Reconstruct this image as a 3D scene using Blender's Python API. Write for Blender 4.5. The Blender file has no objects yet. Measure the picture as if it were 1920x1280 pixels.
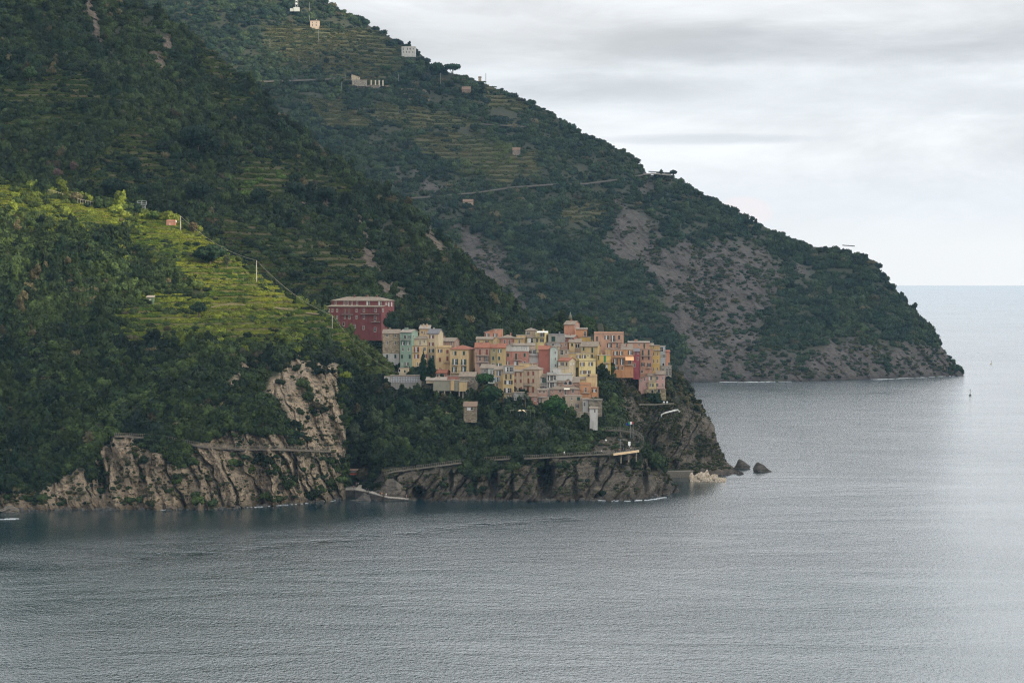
import bpy, bmesh, math, random
import numpy as np
from mathutils import Vector, Matrix
R = math.radians
rng = np.random.default_rng(7)
random.seed(7)
scene = bpy.context.scene
COL = scene.collection
F = 6200.0      # focal length in photo pixels
H = 95.0        # eye height above the sea, metres
HZ = 502.0      # photo row of eye level

def P(px, py, Y):
    return Vector(((px-960)*Y/F, Y, H+(HZ-py)*Y/F))
def zat(py, Y): return H+(HZ-py)*Y/F
def sea_Y(py): return H*F/(py-HZ)

# ------------------------------------------------------------------ materials
MATS = {}
class NT:
    def __init__(s, name):
        s.m = bpy.data.materials.new(name); s.m.use_nodes = True
        s.t = s.m.node_tree; s.n = s.t.nodes; s.l = s.t.links
        s.b = s.n['Principled BSDF']; s.out = s.n['Material Output']
        s.b.inputs['Specular IOR Level'].default_value = 0.25
    def node(s, typ, **kw):
        n = s.n.new(typ)
        for k, v in kw.items():
            if k.startswith('i_'):
                key = k[2:]
                key = int(key) if key.isdigit() else key.replace('_', ' ')
                n.inputs[key].default_value = v
            else: setattr(n, k, v)
        return n
    def link(s, a, b): s.l.new(a, b)
    def coord(s, sx=1, sy=1, sz=1, rot=(0,0,0)):
        tc = s.node('ShaderNodeTexCoord'); mp = s.node('ShaderNodeMapping')
        mp.inputs['Scale'].default_value = (sx, sy, sz); mp.inputs['Rotation'].default_value = rot
        s.link(tc.outputs['Object'], mp.inputs[0]); return mp.outputs[0]
    def noise(s, vec, scale, detail=4, rough=.55, dist=0):
        n = s.node('ShaderNodeTexNoise')
        n.inputs['Scale'].default_value = scale; n.inputs['Detail'].default_value = detail
        n.inputs['Roughness'].default_value = rough; n.inputs['Distortion'].default_value = dist
        if vec is not None: s.link(vec, n.inputs['Vector'])
        return n.outputs['Fac']
    def ramp(s, fac, stops, interp='LINEAR'):
        r = s.node('ShaderNodeValToRGB'); cr = r.color_ramp; cr.interpolation = interp
        while len(cr.elements) < len(stops): cr.elements.new(0.5)
        for e, (p, c) in zip(cr.elements, stops):
            e.position = p; e.color = (c, c, c, 1) if isinstance(c, (int, float)) else (*c, 1)
        s.link(fac, r.inputs[0]); return r.outputs[0]
    def mix(s, fac, a, b, mode='MIX'):
        m = s.node('ShaderNodeMix', data_type='RGBA', blend_type=mode)
        for sock, v in ((m.inputs[0], fac), (m.inputs[6], a), (m.inputs[7], b)):
            if isinstance(v, (int, float)): sock.default_value = v
            elif isinstance(v, tuple): sock.default_value = (*v[:3], 1)
            else: s.link(v, sock)
        return m.outputs[2]
    def math(s, op, a, b=0.0, c=0.0):
        m = s.node('ShaderNodeMath', operation=op)
        for i, v in enumerate((a, b, c)):
            if isinstance(v, (int, float)): m.inputs[i].default_value = v
            else: s.link(v, m.inputs[i])
        return m.outputs[0]
    def attr(s, name, typ='GEOMETRY'):
        a = s.node('ShaderNodeAttribute'); a.attribute_name = name; a.attribute_type = typ
        return a
    def bump(s, h, dist, strength=1.0):
        b = s.node('ShaderNodeBump'); b.inputs['Distance'].default_value = dist
        b.inputs['Strength'].default_value = strength
        s.link(h, b.inputs['Height']); s.link(b.outputs[0], s.b.inputs['Normal']); return b
    def base(s, c):
        if isinstance(c, tuple): s.b.inputs['Base Color'].default_value = (*c, 1)
        else: s.link(c, s.b.inputs['Base Color'])
    def rough(s, v): s.b.inputs['Roughness'].default_value = v

def srgb(r, g, b):
    f = lambda v: (v/255/12.92) if v/255 <= .04045 else ((v/255+.055)/1.055)**2.4
    return (f(r), f(g), f(b))

def plaster(col, wear=.42):
    key = ('plaster', col, wear)
    if key in MATS: return MATS[key]
    n = NT('plaster'); v = n.coord()
    a = n.noise(v, .35, 6, .65); b = n.noise(n.coord(1.3, 1.3, .25), 1.1, 5, .6)
    dark = tuple(c*.62 for c in col); lite = tuple(min(.9, c*1.15+.02) for c in col)
    c1 = n.mix(n.ramp(a, [(.3, 0), (.72, 1)]), lite, col)
    c2 = n.mix(n.math('MULTIPLY', n.ramp(b, [(.5, 0), (.78, 1)]), wear*2.2), c1, dark)
    n.base(c2); n.rough(.9); n.bump(a, .03)
    MATS[key] = n.m; return n.m
def simple(name, col, rough=.7, metal=0.0, var=.2):
    key = (name, col)
    if key in MATS: return MATS[key]
    n = NT(name); a = n.noise(n.coord(), 1.7, 4)
    n.base(n.mix(n.ramp(a, [(.35, 0), (.7, 1)]), tuple(c*(1-var) for c in col), tuple(min(.95, c*(1+var)) for c in col)))
    n.rough(rough); n.b.inputs['Metallic'].default_value = metal
    MATS[key] = n.m; return n.m
def roofmat(kind):
    key = ('roof', kind)
    if key in MATS: return MATS[key]
    n = NT('roof_'+kind); v = n.coord()
    cols = {'terra': ((.23, .085, .055), (.32, .14, .085)), 'slate': ((.16, .13, .10), (.32, .265, .205)),
            'grey': ((.12, .12, .13), (.2, .2, .21)), 'pale': ((.22, .19, .155), (.36, .32, .27)), 'brown': ((.15, .10, .07), (.24, .165, .12))}[kind]
    a = n.noise(v, 1.2, 6, .7); st = n.noise(n.coord(.15, 2.2, 1), 2.0, 3); bl = n.noise(v, 3.2, 2)
    c = n.mix(n.ramp(a, [(.3, 0), (.7, 1)]), cols[0], cols[1])
    c = n.mix(n.math('MULTIPLY', n.ramp(st, [(.45, 0), (.62, 1)]), .55), c, tuple(k*.55 for k in cols[0]))
    c = n.mix(n.ramp(bl, [(.66, 0), (.72, 1)]), c, tuple(min(.8, k*1.3) for k in cols[1]))
    n.base(c); n.rough(.9); n.bump(a, .08)
    MATS[key] = n.m; return n.m
def stonemat(col=(.25, .21, .16), key='stone'):
    if (key, col) in MATS: return MATS[(key, col)]
    n = NT('masonry'); v = n.coord(1, 1, 1.8)
    vo = n.node('ShaderNodeTexVoronoi'); vo.inputs['Scale'].default_value = 1.1; n.link(v, vo.inputs['Vector'])
    a = n.noise(n.coord(), .6, 6, .7)
    sep = n.node('ShaderNodeSeparateColor'); n.link(vo.outputs['Color'], sep.inputs[0])
    c = n.mix(sep.outputs[0], tuple(k*.6 for k in col), tuple(k*1.4 for k in col))
    c = n.mix(n.math('MULTIPLY', n.ramp(a, [(.4, 0), (.75, 1)]), .6), c, tuple(k*.45 for k in col))
    n.base(c); n.rough(.95); n.bump(sep.outputs[1], .15)
    MATS[(key, col)] = n.m; return n.m
def panemat():
    if 'pane' in MATS: return MATS['pane']
    n = NT('window_glass'); n.base((.018, .022, .026)); n.rough(.15); n.b.inputs['Specular IOR Level'].default_value = .4
    MATS['pane'] = n.m; return n.m

# ------------------------------------------------------------------ mesh helpers
class MB:
    def __init__(s): s.v = []; s.f = []; s.mi = []
    def poly(s, pts, m=0):
        b = len(s.v); s.v += [tuple(p) for p in pts]; s.f.append(tuple(range(b, b+len(pts)))); s.mi.append(m)
    def box(s, x0, x1, y0, y1, z0, z1, m=0, M=None):
        c = [(x0,y0,z0),(x1,y0,z0),(x1,y1,z0),(x0,y1,z0),(x0,y0,z1),(x1,y0,z1),(x1,y1,z1),(x0,y1,z1)]
        if M is not None: c = [tuple(M @ Vector(p)) for p in c]
        b = len(s.v); s.v += c
        for q in ((0,3,2,1),(4,5,6,7),(0,1,5,4),(1,2,6,5),(2,3,7,6),(3,0,4,7)):
            s.f.append(tuple(b+i for i in q)); s.mi.append(m)
    def hull(s, bottom, top, m=0):
        n = len(bottom); b = len(s.v); s.v += [tuple(p) for p in bottom]+[tuple(p) for p in top]
        s.f.append(tuple(b+i for i in reversed(range(n)))); s.mi.append(m)
        s.f.append(tuple(b+n+i for i in range(n))); s.mi.append(m)
        for i in range(n):
            j = (i+1) % n; s.f.append((b+i, b+j, b+n+j, b+n+i)); s.mi.append(m)
    def tube(s, pts, r, seg=6, m=0, r2=None):
        pts = [Vector(p) for p in pts]; n = len(pts); b = len(s.v)
        for i, p in enumerate(pts):
            d = (pts[min(i+1, n-1)]-pts[max(i-1, 0)]).normalized()
            a = d.orthogonal().normalized() if abs(d.z) < .9 else Vector((1,0,0)); a = (a - d*a.dot(d)).normalized()
            c = d.cross(a); rr = r if r2 is None else r+(r2-r)*i/(n-1)
            for k in range(seg):
                t = 2*math.pi*k/seg; s.v.append(tuple(p+a*math.cos(t)*rr+c*math.sin(t)*rr))
        for i in range(n-1):
            for k in range(seg):
                k2 = (k+1) % seg
                s.f.append((b+i*seg+k, b+i*seg+k2, b+(i+1)*seg+k2, b+(i+1)*seg+k)); s.mi.append(m)
        s.f.append(tuple(b+k for k in reversed(range(seg)))); s.mi.append(m)
        s.f.append(tuple(b+(n-1)*seg+k for k in range(seg))); s.mi.append(m)
    def mesh(s, name, mats, smooth=False):
        me = bpy.data.meshes.new(name); me.from_pydata(s.v, [], s.f)
        for m in (mats if isinstance(mats, (list, tuple)) else [mats]): me.materials.append(m)
        me.polygons.foreach_set('material_index', s.mi)
        if smooth: me.polygons.foreach_set('use_smooth', [True]*len(s.f))
        me.validate(); me.update(); return me
    def build(s, name, mats, parent=None, smooth=False, loc=None):
        o = bpy.data.objects.new(name, s.mesh(name, mats, smooth)); COL.objects.link(o)
        if parent is not None: o.parent = parent
        if loc is not None: o.location = loc
        return o
def tag(o, label=None, cat=None, group=None, kind=None):
    if label: o['label'] = label
    if cat: o['category'] = cat
    if group: o['group'] = group
    if kind: o['kind'] = kind
    return o
def empty(name, loc, rz=0, **k):
    o = bpy.data.objects.new(name, None); COL.objects.link(o); o.location = loc; o.rotation_euler = (0, 0, rz)
    o.empty_display_size = .5
    return tag(o, **k)
def copy_tree(o, parent=None):
    kids = list(o.children)
    c = o.copy(); COL.objects.link(c); c.parent = parent
    for ch in kids: copy_tree(ch, c)
    return c
def np_mesh(name, V, Fq, mats, smooth=True):
    me = bpy.data.meshes.new(name)
    V = np.asarray(V, np.float32); Fq = np.asarray(Fq, np.int32); k = Fq.shape[1]
    me.vertices.add(len(V)); me.vertices.foreach_set('co', V.ravel())
    me.loops.add(Fq.size); me.loops.foreach_set('vertex_index', Fq.ravel())
    me.polygons.add(len(Fq)); me.polygons.foreach_set('loop_start', np.arange(0, Fq.size, k, dtype=np.int32))
    me.polygons.foreach_set('loop_total', np.full(len(Fq), k, np.int32))
    me.polygons.foreach_set('use_smooth', np.full(len(Fq), smooth))
    me.update(calc_edges=True)
    for m in (mats if isinstance(mats, (list, tuple)) else [mats]): me.materials.append(m)
    return me

# ------------------------------------------------------------------ numpy noise
def _h(ix, iy, iz, seed):
    n = (ix*374761393 + iy*668265263 + iz*2147483647 + seed*974711) & 0xffffffff
    n = ((n ^ (n >> 13))*1274126177) & 0xffffffff
    n = ((n ^ (n >> 16))*2246822519) & 0xffffffff
    return ((n ^ (n >> 15)) & 0xffffff)/float(0xffffff)
def vnoise(x, y, z, seed=0):
    x, y, z = np.broadcast_arrays(np.asarray(x, float), np.asarray(y, float), np.asarray(z, float))
    ix, iy, iz = np.floor(x).astype(np.int64), np.floor(y).astype(np.int64), np.floor(z).astype(np.int64)
    fx, fy, fz = x-ix, y-iy, z-iz
    u, v, w = (t*t*t*(t*(t*6-15)+10) for t in (fx, fy, fz))
    r = 0
    for dx in (0, 1):
        for dy in (0, 1):
            for dz in (0, 1):
                wgt = (u if dx else 1-u)*(v if dy else 1-v)*(w if dz else 1-w)
                r = r + wgt*_h(ix+dx, iy+dy, iz+dz, seed)
    return r
def fbm(x, y, z, oct=4, seed=0, gain=.5):
    a, s, t = 1.0, 0.0, 0.0
    for o in range(oct):
        s = s + a*vnoise(x*2**o+o*17.3, y*2**o+o*9.1, z*2**o+o*5.7, seed+o); t += a; a *= gain
    return s/t
def ridged(x, y, z, oct=4, seed=0, gain=.55):
    a, s, t = 1.0, 0.0, 0.0
    for o in range(oct):
        s = s + a*(1-np.abs(2*vnoise(x*2**o+o*7.7, y*2**o+o*3.3, z*2**o+o*1.9, seed+o)-1)); t += a; a *= gain
    return s/t
def sstep(a, b, x):
    t = np.clip((x-a)/(b-a), 0, 1); return t*t*(3-2*t)
def poly_sd(px, py, poly):
    p = np.asarray(poly, float); q = np.roll(p, -1, 0)
    d = np.full(px.shape, 1e9); inside = np.zeros(px.shape, bool)
    for (ax, ay), (bx, by) in zip(p, q):
        ex, ey = bx-ax, by-ay
        t = np.clip(((px-ax)*ex+(py-ay)*ey)/(ex*ex+ey*ey+1e-9), 0, 1)
        d = np.minimum(d, np.hypot(px-ax-t*ex, py-ay-t*ey))
        c = ((ay > py) != (by > py)) & (px < (bx-ax)*(py-ay)/((by-ay) if by != ay else 1e-9)+ax)
        inside ^= c
    return np.where(inside, d, -d)
def masks(px, py, polys, soft=5, wob=10, seed=3, nscale=.05):
    w = (fbm(px*nscale, py*nscale, 0*px, 4, seed)-.5)*2*wob
    r = np.zeros(px.shape)
    for p in polys:
        r = np.maximum(r, sstep(-soft, soft, poly_sd(px, py, p)+w))
    return r
# ------------------------------------------------------------------ terrain
def curve_eval(c, px):
    c = sorted(c); xs = np.array([k[0] for k in c], float); ys = np.array([k[1] for k in c], float)
    Y = np.array([(sea_Y(k[1]) if len(k) < 3 else k[2]) for k in c], float)
    return np.interp(px, xs, ys), np.interp(px, xs, Y)

def terrain_material(name, rock_a, rock_b, rock_dark, veg_a, veg_b, strata_rot, tall_soil=(.10, .08, .045), vine_g=(.06, .075, .022), moss=.55):
    n = NT(name)
    rk = n.attr('rock').outputs['Fac']; vn = n.attr('vine').outputs['Fac']
    v = n.coord()
    big = n.noise(v, .05, 6, .65); med = n.noise(v, .35, 6, .7)
    st = n.noise(n.coord(.22, .22, .9, strata_rot), .9, 6, .7, .6)
    fine = n.noise(v, 2.0, 4, .6)
    rc = n.mix(n.ramp(med, [(.34, 0), (.66, 1)]), rock_a, rock_b)
    rc = n.mix(n.math('MULTIPLY', n.ramp(st, [(.38, 1), (.5, 0)]), .75), rc, rock_dark)
    rc = n.mix(n.math('MULTIPLY', n.ramp(big, [(.45, 0), (.65, 1)]), .5), rc, tuple(c*.6 for c in rock_b))
    st2 = n.noise(n.coord(.9, .5, .12, (0, R(12), 0)), 1.1, 5, .7, 1.2)     # dark joints, and shade in crevices painted as streaks
    rc = n.mix(n.math('MULTIPLY', n.ramp(st2, [(.36, 1), (.47, 0)]), .8), rc, rock_dark)
    rc = n.mix(n.math('MULTIPLY', n.ramp(n.noise(v, .11, 6, .75, .8), [(.52, 0), (.60, 1)]), moss), rc, n.mix(n.ramp(med, [(.4, 0), (.6, 1)]), veg_a, tuple(1.25*c for c in veg_b)))
    # wet, weed-dark band just above the sea
    sep = n.node('ShaderNodeSeparateXYZ'); g = n.node('ShaderNodeNewGeometry'); n.link(g.outputs['Position'], sep.inputs[0])
    wet = n.math('ADD', sep.outputs[2], n.math('MULTIPLY', med, -5.0))
    wf = n.ramp(n.math('MULTIPLY', n.math('ADD', wet, 2.5), .24), [(.25, 1), (.9, 0)])
    rc = n.mix(n.math('MULTIPLY', wf, .85), rc, tuple(c*.3 for c in rock_a))
    vc = n.mix(n.ramp(med, [(.35, 0), (.65, 1)]), veg_a, veg_b)
    vc = n.mix(n.ramp(fine, [(.6, 0), (.75, 1)]), vc, tall_soil)
    vy = n.mix(n.ramp(med, [(.4, 0), (.6, 1)]), tall_soil, vine_g)
    # dry-stone terrace walls: steep faces show the stone
    nz = n.node('ShaderNodeSeparateXYZ'); n.link(g.outputs['Normal'], nz.inputs[0])
    steep = n.ramp(nz.outputs[2], [(.3, 1), (.55, 0)])
    vy = n.mix(n.math('MULTIPLY', steep, .8), vy, (.05, .045, .03))
    c = n.mix(vn, vc, vy); c = n.mix(rk, c, rc)
    n.base(c); n.rough(.95)
    hb = n.math('ADD', n.math('MULTIPLY', st, 1.0), n.math('MULTIPLY', fine, .35))
    n.bump(hb, 1.6, 1.0)
    return n.m

class Land:
    """A hillside laid out from surveyed contour lines: each is (photo column, photo row, distance)."""
    def __init__(s, name, curves, px0, px1, step, rows, mat, relief, rock=(), vine=(), cliff_amp=2.5, strata=(.5, .86),
                 wrap=False, seed=1, terrace=2.6, rock_soft=6, rock_wob=14, blur=5, dents=(), rs=1.0, terr=.8):
        s.name = name; s.rs = rs
        px = np.arange(px0, px1+.01, step); n = len(px)
        cs = [curve_eval(c, px) for c in curves]
        PY = []; YY = []
        py0, Y0 = cs[0]
        z0 = zat(py0, Y0)
        zs = [z0]+[zat(p, y) for p, y in cs[1:]]; ys = [Y0]+[y for _, y in cs[1:]]
        if len(curves[0][0]) == 2:      # starts in the sea: go on below the surface
            zs = [z0-7]+zs; ys = [Y0-3]+ys; rows = [6]+list(rows)
        zs.append(zs[-1]-45); ys.append(ys[-1]+70); rows = list(rows)+[14]     # the far side of the ridge
        Z = []; Y = []
        for k in range(len(zs)-1):
            t = np.linspace(0, 1, rows[k], endpoint=False)[:, None]
            Z.append(zs[k]*(1-t)+zs[k+1]*t); Y.append(ys[k]*(1-t)+ys[k+1]*t)
        Z.append(zs[-1][None]); Y.append(ys[-1][None])
        Z = np.vstack(Z); Y = np.vstack(Y); s.ridge_row = Z.shape[0]-1-14
        for _ in range(blur):
            Z[1:s.ridge_row] = (Z[:s.ridge_row-1]+2*Z[1:s.ridge_row]+Z[2:s.ridge_row+1])/4
            Y[1:s.ridge_row] = (Y[:s.ridge_row-1]+2*Y[1:s.ridge_row]+Y[2:s.ridge_row+1])/4
        PX = np.broadcast_to(px, Z.shape).copy()
        if wrap:
            k = np.arange(1, 26)
            Yw = Y[:, -1:]+k*6.0; Zw = Z[:, -1:]-k*1.6; PXw = PX[:, -1:]-k*.35
            Y = np.hstack([Y, Yw]); Z = np.hstack([Z, Zw]); PX = np.hstack([PX, PXw])
        X = (PX-960)*Y/F
        PYm = HZ+(H-Z)*F/Y
        s.rock = masks(PX, PYm, rock, rock_soft, rock_wob, seed+5); s.vine = masks(PX, PYm, vine, 4, 7, seed+9)*(1-s.rock)
        # relief: gullies and spurs, calmer at the water and on the skyline
        r = np.arange(Z.shape[0])[:, None]/s.ridge_row
        env = np.clip(r*4, .15, 1)*np.clip((1-r)*6, .1, 1)
        amp, L = relief
        Y = Y+(ridged(X/L, Z/(L*1.6), Y/(L*2), 4, seed)-.55)*amp*2*env
        # rock: buttresses, tilted strata and broken blocks
        ca, sa = strata
        q = X*ca+Z*sa; w = -X*sa+Z*ca
        q = q+6*fbm(X/30, Z/30, Y/60, 3, seed+2)
        X0 = X/rs; Z0 = Z/rs; q0 = q/rs; w0 = w/rs
        b1 = 1-np.abs(2*vnoise(X0/9+.5*fbm(X0/9, Z0/20, 0*X, 2, seed+19), Z0/75+q0/60, Y/60, seed+20)-1)**.8
        cr = np.abs(2*vnoise(q0/4.6+.4*fbm(X0/5, Z0/5, 0*X, 2, seed+18), w0/55, 0*q, seed+24)-1); crack = -np.exp(-(cr/.10)**2)*1.6
        b2 = np.abs(2*vnoise(q0/3.4, w0/30, 0*q, seed+21)-1)
        b3 = ridged(q0/1.5, w0/9, 0*q+3, 3, seed+22)-.5
        b4 = ridged(X/1.1+q/3, Z/1.6, Y/3, 2, seed+26)-.5
        cl = (b1-.5)*4.2+crack*(1.5 if rs == 1 else .35)+(b2-.5)*2.6+b3*1.7+b4*.5/rs
        a2 = cliff_amp*s.rock+.25*(1-s.rock)*(Z > 0)
        Y = Y-cl*a2
        for (dx, dy, rx, ry, dd) in dents:
            g = np.exp(-(((PX-dx)/rx)**2+((PYm-dy)/ry)**2)**2); Y = Y+g*dd
        X = X+(fbm(X/3, Z/3, Y/8, 3, seed+31)-.5)*cliff_amp*.7*s.rock
        # terraces
        hstep = terrace; zz = Z/hstep+.25*fbm(X/60, Y/60, 0*X, 2, seed+40)*4; fl = np.floor(zz); fr = zz-fl
        st = (fl+sstep(.72, .98, fr))*hstep-(zz*hstep-Z)
        Z = np.where(Z > 3, Z+(st-Z)*s.vine*terr, Z)
        s.X, s.Y, s.Z, s.PX, s.PY = X, Y, Z, PX, HZ+(H-Z)*F/Y
        s.fr = fr
        nr, nc = Z.shape
        V = np.stack([X, Y, Z], -1).reshape(-1, 3)
        i = np.arange(nr-1)[:, None]*nc+np.arange(nc-1)[None]
        Fq = np.stack([i, i+1, i+nc+1, i+nc], -1).reshape(-1, 4)
        me = np_mesh(name, V, Fq, mat)
        for nm, arr in (('rock', s.rock), ('vine', s.vine)):
            at = me.attributes.new(nm, 'FLOAT', 'POINT'); at.data.foreach_set('value', arr.astype(np.float32).ravel())
        rq = s.rock[:-1, :-1]; me.polygons.foreach_set('use_smooth', (rq < .4).ravel())
        s.obj = bpy.data.objects.new(name, me); COL.objects.link(s.obj)
    def scatter(s, count, dens, rg):
        """points over the land, even per square of what can be seen of it"""
        PX, PY = s.PX[:s.ridge_row+1], s.PY[:s.ridge_row+1]
        ar = np.abs((PX[:-1, 1:]-PX[:-1, :-1])*(PY[:-1, :-1]-PY[1:, :-1]))+.15*np.abs(PX[:-1, 1:]-PX[:-1, :-1])
        ar = ar*(s.Z[:s.ridge_row, :-1] > 1.5)
        p = (ar*dens[:s.ridge_row, :-1]).ravel()
        tot = p.sum()
        idx = rg.choice(p.size, size=count, p=p/tot)
        i, j = np.divmod(idx, PX.shape[1]-1)
        u, v = rg.random(count), rg.random(count)
        def bl(A): return (A[i, j]*(1-u)+A[i, j+1]*u)*(1-v)+(A[i+1, j]*(1-u)+A[i+1, j+1]*u)*v
        return np.stack([bl(s.X), bl(s.Y), bl(s.Z)], -1), bl(s.PX), bl(s.PY), bl(s.vine), bl(s.rock), i, j
    def ground(s, px, py):
        """where the sight line to (px, py) meets this land"""
        d = (s.PX[:s.ridge_row+1]-px)**2+(s.PY[:s.ridge_row+1]-py)**2
        k = np.unravel_index(np.argmin(d), d.shape)
        return Vector((s.X[k], s.Y[k], s.Z[k]))

# ------------------------------------------------------------------ foliage
def leaf_material(name, rough=.75):
    n = NT(name)
    t = n.attr('tint', 'INSTANCER').outputs['Color']
    v = n.coord(); a = n.noise(v, 2.5, 3)
    oi = n.node('ShaderNodeObjectInfo')
    c = n.mix(n.ramp(a, [(.35, 0), (.7, 1)]), (.6, .6, .6), (1.5, 1.5, 1.35))
    c = n.mix(1.0, t, c, 'MULTIPLY')
    n.base(c); n.rough(rough); n.b.inputs['Specular IOR Level'].default_value = .15
    return n.m
def leaf_plain(name, col, rough=.8):
    key = (name, col)
    if key in MATS: return MATS[key]
    n = NT(name); v = n.coord(); a = n.noise(v, .8, 5, .7)
    n.base(n.mix(n.ramp(a, [(.35, 0), (.68, 1)]), tuple(c*.6 for c in col), tuple(c*1.5 for c in col)))
    n.rough(rough); n.b.inputs['Specular IOR Level'].default_value = .15
    MATS[key] = n.m; return n.m
def leaf_cloud(lobes, nleaf, size, rg, jitter=.9, core=.86):
    """leaf-sized quads over and in lobes [(centre, radius-vector)], plus a lumpy inner mass"""
    L = np.array([l[0] for l in lobes], float); Rr = np.array([l[1] for l in lobes], float)
    w = Rr.prod(1)**(2/3); k = rg.choice(len(L), nleaf, p=w/w.sum())
    d = rg.normal(size=(nleaf, 3)); d[:, 2] += .25; d /= np.linalg.norm(d, axis=1)[:, None]
    rad = .86+.22*rg.random(nleaf)
    p = L[k]+d*Rr[k]*rad[:, None]
    nrm = d+rg.normal(size=(nleaf, 3))*jitter*.6; nrm /= np.linalg.norm(nrm, axis=1)[:, None]
    t = np.cross(nrm, rg.normal(size=(nleaf, 3))); t /= np.linalg.norm(t, axis=1)[:, None]
    b = np.cross(nrm, t); sz = size*(.6+.8*rg.random(nleaf))[:, None]
    V = np.stack([p-t*sz-b*sz*.7, p+t*sz-b*sz*.7, p+t*sz*.6+b*sz, p-t*sz*.6+b*sz], 1).reshape(-1, 3)
    Fq = np.arange(nleaf*4).reshape(-1, 4)
    # inner mass
    vs, fs = [V], [Fq]; base = nleaf*4
    nu, nv = 8, 5
    for c, r in zip(L, Rr):
        th = np.linspace(0, 2*np.pi, nu, endpoint=False); ph = np.linspace(.15, np.pi-.15, nv)
        T, Q = np.meshgrid(th, ph)
        s = core*(.85+.25*rg.random(T.shape))
        g = np.stack([c[0]+r[0]*s*np.sin(Q)*np.cos(T), c[1]+r[1]*s*np.sin(Q)*np.sin(T), c[2]+r[2]*s*np.cos(Q)], -1).reshape(-1, 3)
        ii = (np.arange(nv-1)[:, None]*nu+np.arange(nu)[None]); jj = (np.arange(nv-1)[:, None]*nu+(np.arange(nu)[None]+1) % nu)
        fs.append(np.stack([ii+nu, jj+nu, jj, ii], -1).reshape(-1, 4)+base)
        vs.append(g); base += len(g)
    return np.vstack(vs), np.vstack(fs)
def bush_lobes(rg, n=7, flat=.75):
    out = []
    for _ in range(n):
        a = rg.random()*2*math.pi; r = .62*math.sqrt(rg.random()); s = .34+.26*rg.random()
        out.append(((r*math.cos(a), r*math.sin(a), (.35+.55*rg.random()*(1-r))*flat), (s, s, s*.85)))
    return out
BUSH = bpy.data.collections.new('foliage_kinds')       # source shapes, not linked into the scene
LEAF = leaf_material('leaves')
def add_kind(name, V, Fq):
    o = bpy.data.objects.new(name, np_mesh(name, V, Fq, LEAF, False)); BUSH.objects.link(o); return o
NB = 6
for k in range(NB):          # 0..5 round bushes
    V, Fq = leaf_cloud(bush_lobes(rng, 6+k % 4), 520, .085, rng); add_kind('a_kind_%d' % k, V, Fq)
for k in range(2):           # 6,7 tall trees
    lob = [((.3*rng.normal()*.6, .3*rng.normal()*.6, .5+i*.16), (.38-.02*i, .38-.02*i, .3)) for i in range(8)]
    V, Fq = leaf_cloud(lob, 620, .08, rng); add_kind('b_kind_%d' % k, V, Fq)
for k in range(2):           # 8,9 low rows (vines)
    lob = [((-.9+.3*i, .12*rng.normal(), .28+.05*rng.normal()), (.25, .2, .22)) for i in range(7)]
    V, Fq = leaf_cloud(lob, 300, .09, rng); add_kind('c_kind_%d' % k, V, Fq)
def make_gn():
    g = bpy.data.node_groups.new('scatter', 'GeometryNodeTree')
    g.interface.new_socket('Geometry', in_out='INPUT', socket_type='NodeSocketGeometry')
    g.interface.new_socket('Geometry', in_out='OUTPUT', socket_type='NodeSocketGeometry')
    N = g.nodes; Lk = g.links
    gi = N.new('NodeGroupInput'); go = N.new('NodeGroupOutput'); iop = N.new('GeometryNodeInstanceOnPoints')
    ci = N.new('GeometryNodeCollectionInfo'); ci.inputs['Collection'].default_value = BUSH
    ci.inputs['Separate Children'].default_value = True; ci.inputs['Reset Children'].default_value = True
    def at(nm, ty):
        a = N.new('GeometryNodeInputNamedAttribute'); a.data_type = ty; a.inputs['Name'].default_value = nm; return a.outputs['Attribute']
    m2p = N.new('GeometryNodeMeshToPoints')
    Lk.new(gi.outputs[0], m2p.inputs['Mesh']); Lk.new(m2p.outputs[0], iop.inputs['Points'])
    Lk.new(ci.outputs[0], iop.inputs['Instance']); iop.inputs['Pick Instance'].default_value = True
    Lk.new(at('pick', 'INT'), iop.inputs['Instance Index'])
    Lk.new(at('rot', 'FLOAT_VECTOR'), iop.inputs['Rotation']); Lk.new(at('scl', 'FLOAT_VECTOR'), iop.inputs['Scale'])
    Lk.new(iop.outputs[0], go.inputs[0]); return g
GN = make_gn()
def scatter_obj(name, pts, scl, rot, pick, tint, label, cat):
    n = len(pts); me = bpy.data.meshes.new(name); me.vertices.add(n)
    me.vertices.foreach_set('co', pts.astype(np.float32).ravel())
    for nm, ty, arr, key in (('scl', 'FLOAT_VECTOR', scl, 'vector'), ('rot', 'FLOAT_VECTOR', rot, 'vector'), ('tint', 'FLOAT_COLOR', np.hstack([tint, np.ones((n, 1))]), 'color')):
        a = me.attributes.new(nm, ty, 'POINT'); a.data.foreach_set(key, np.asarray(arr, np.float32).ravel())
    a = me.attributes.new('pick', 'INT', 'POINT'); a.data.foreach_set('value', np.asarray(pick, np.int32))
    me.materials.append(LEAF)
    o = bpy.data.objects.new(name, me); COL.objects.link(o)
    md = o.modifiers.new('scatter', 'NODES'); md.node_group = GN
    return tag(o, label, cat, kind='stuff')

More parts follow.
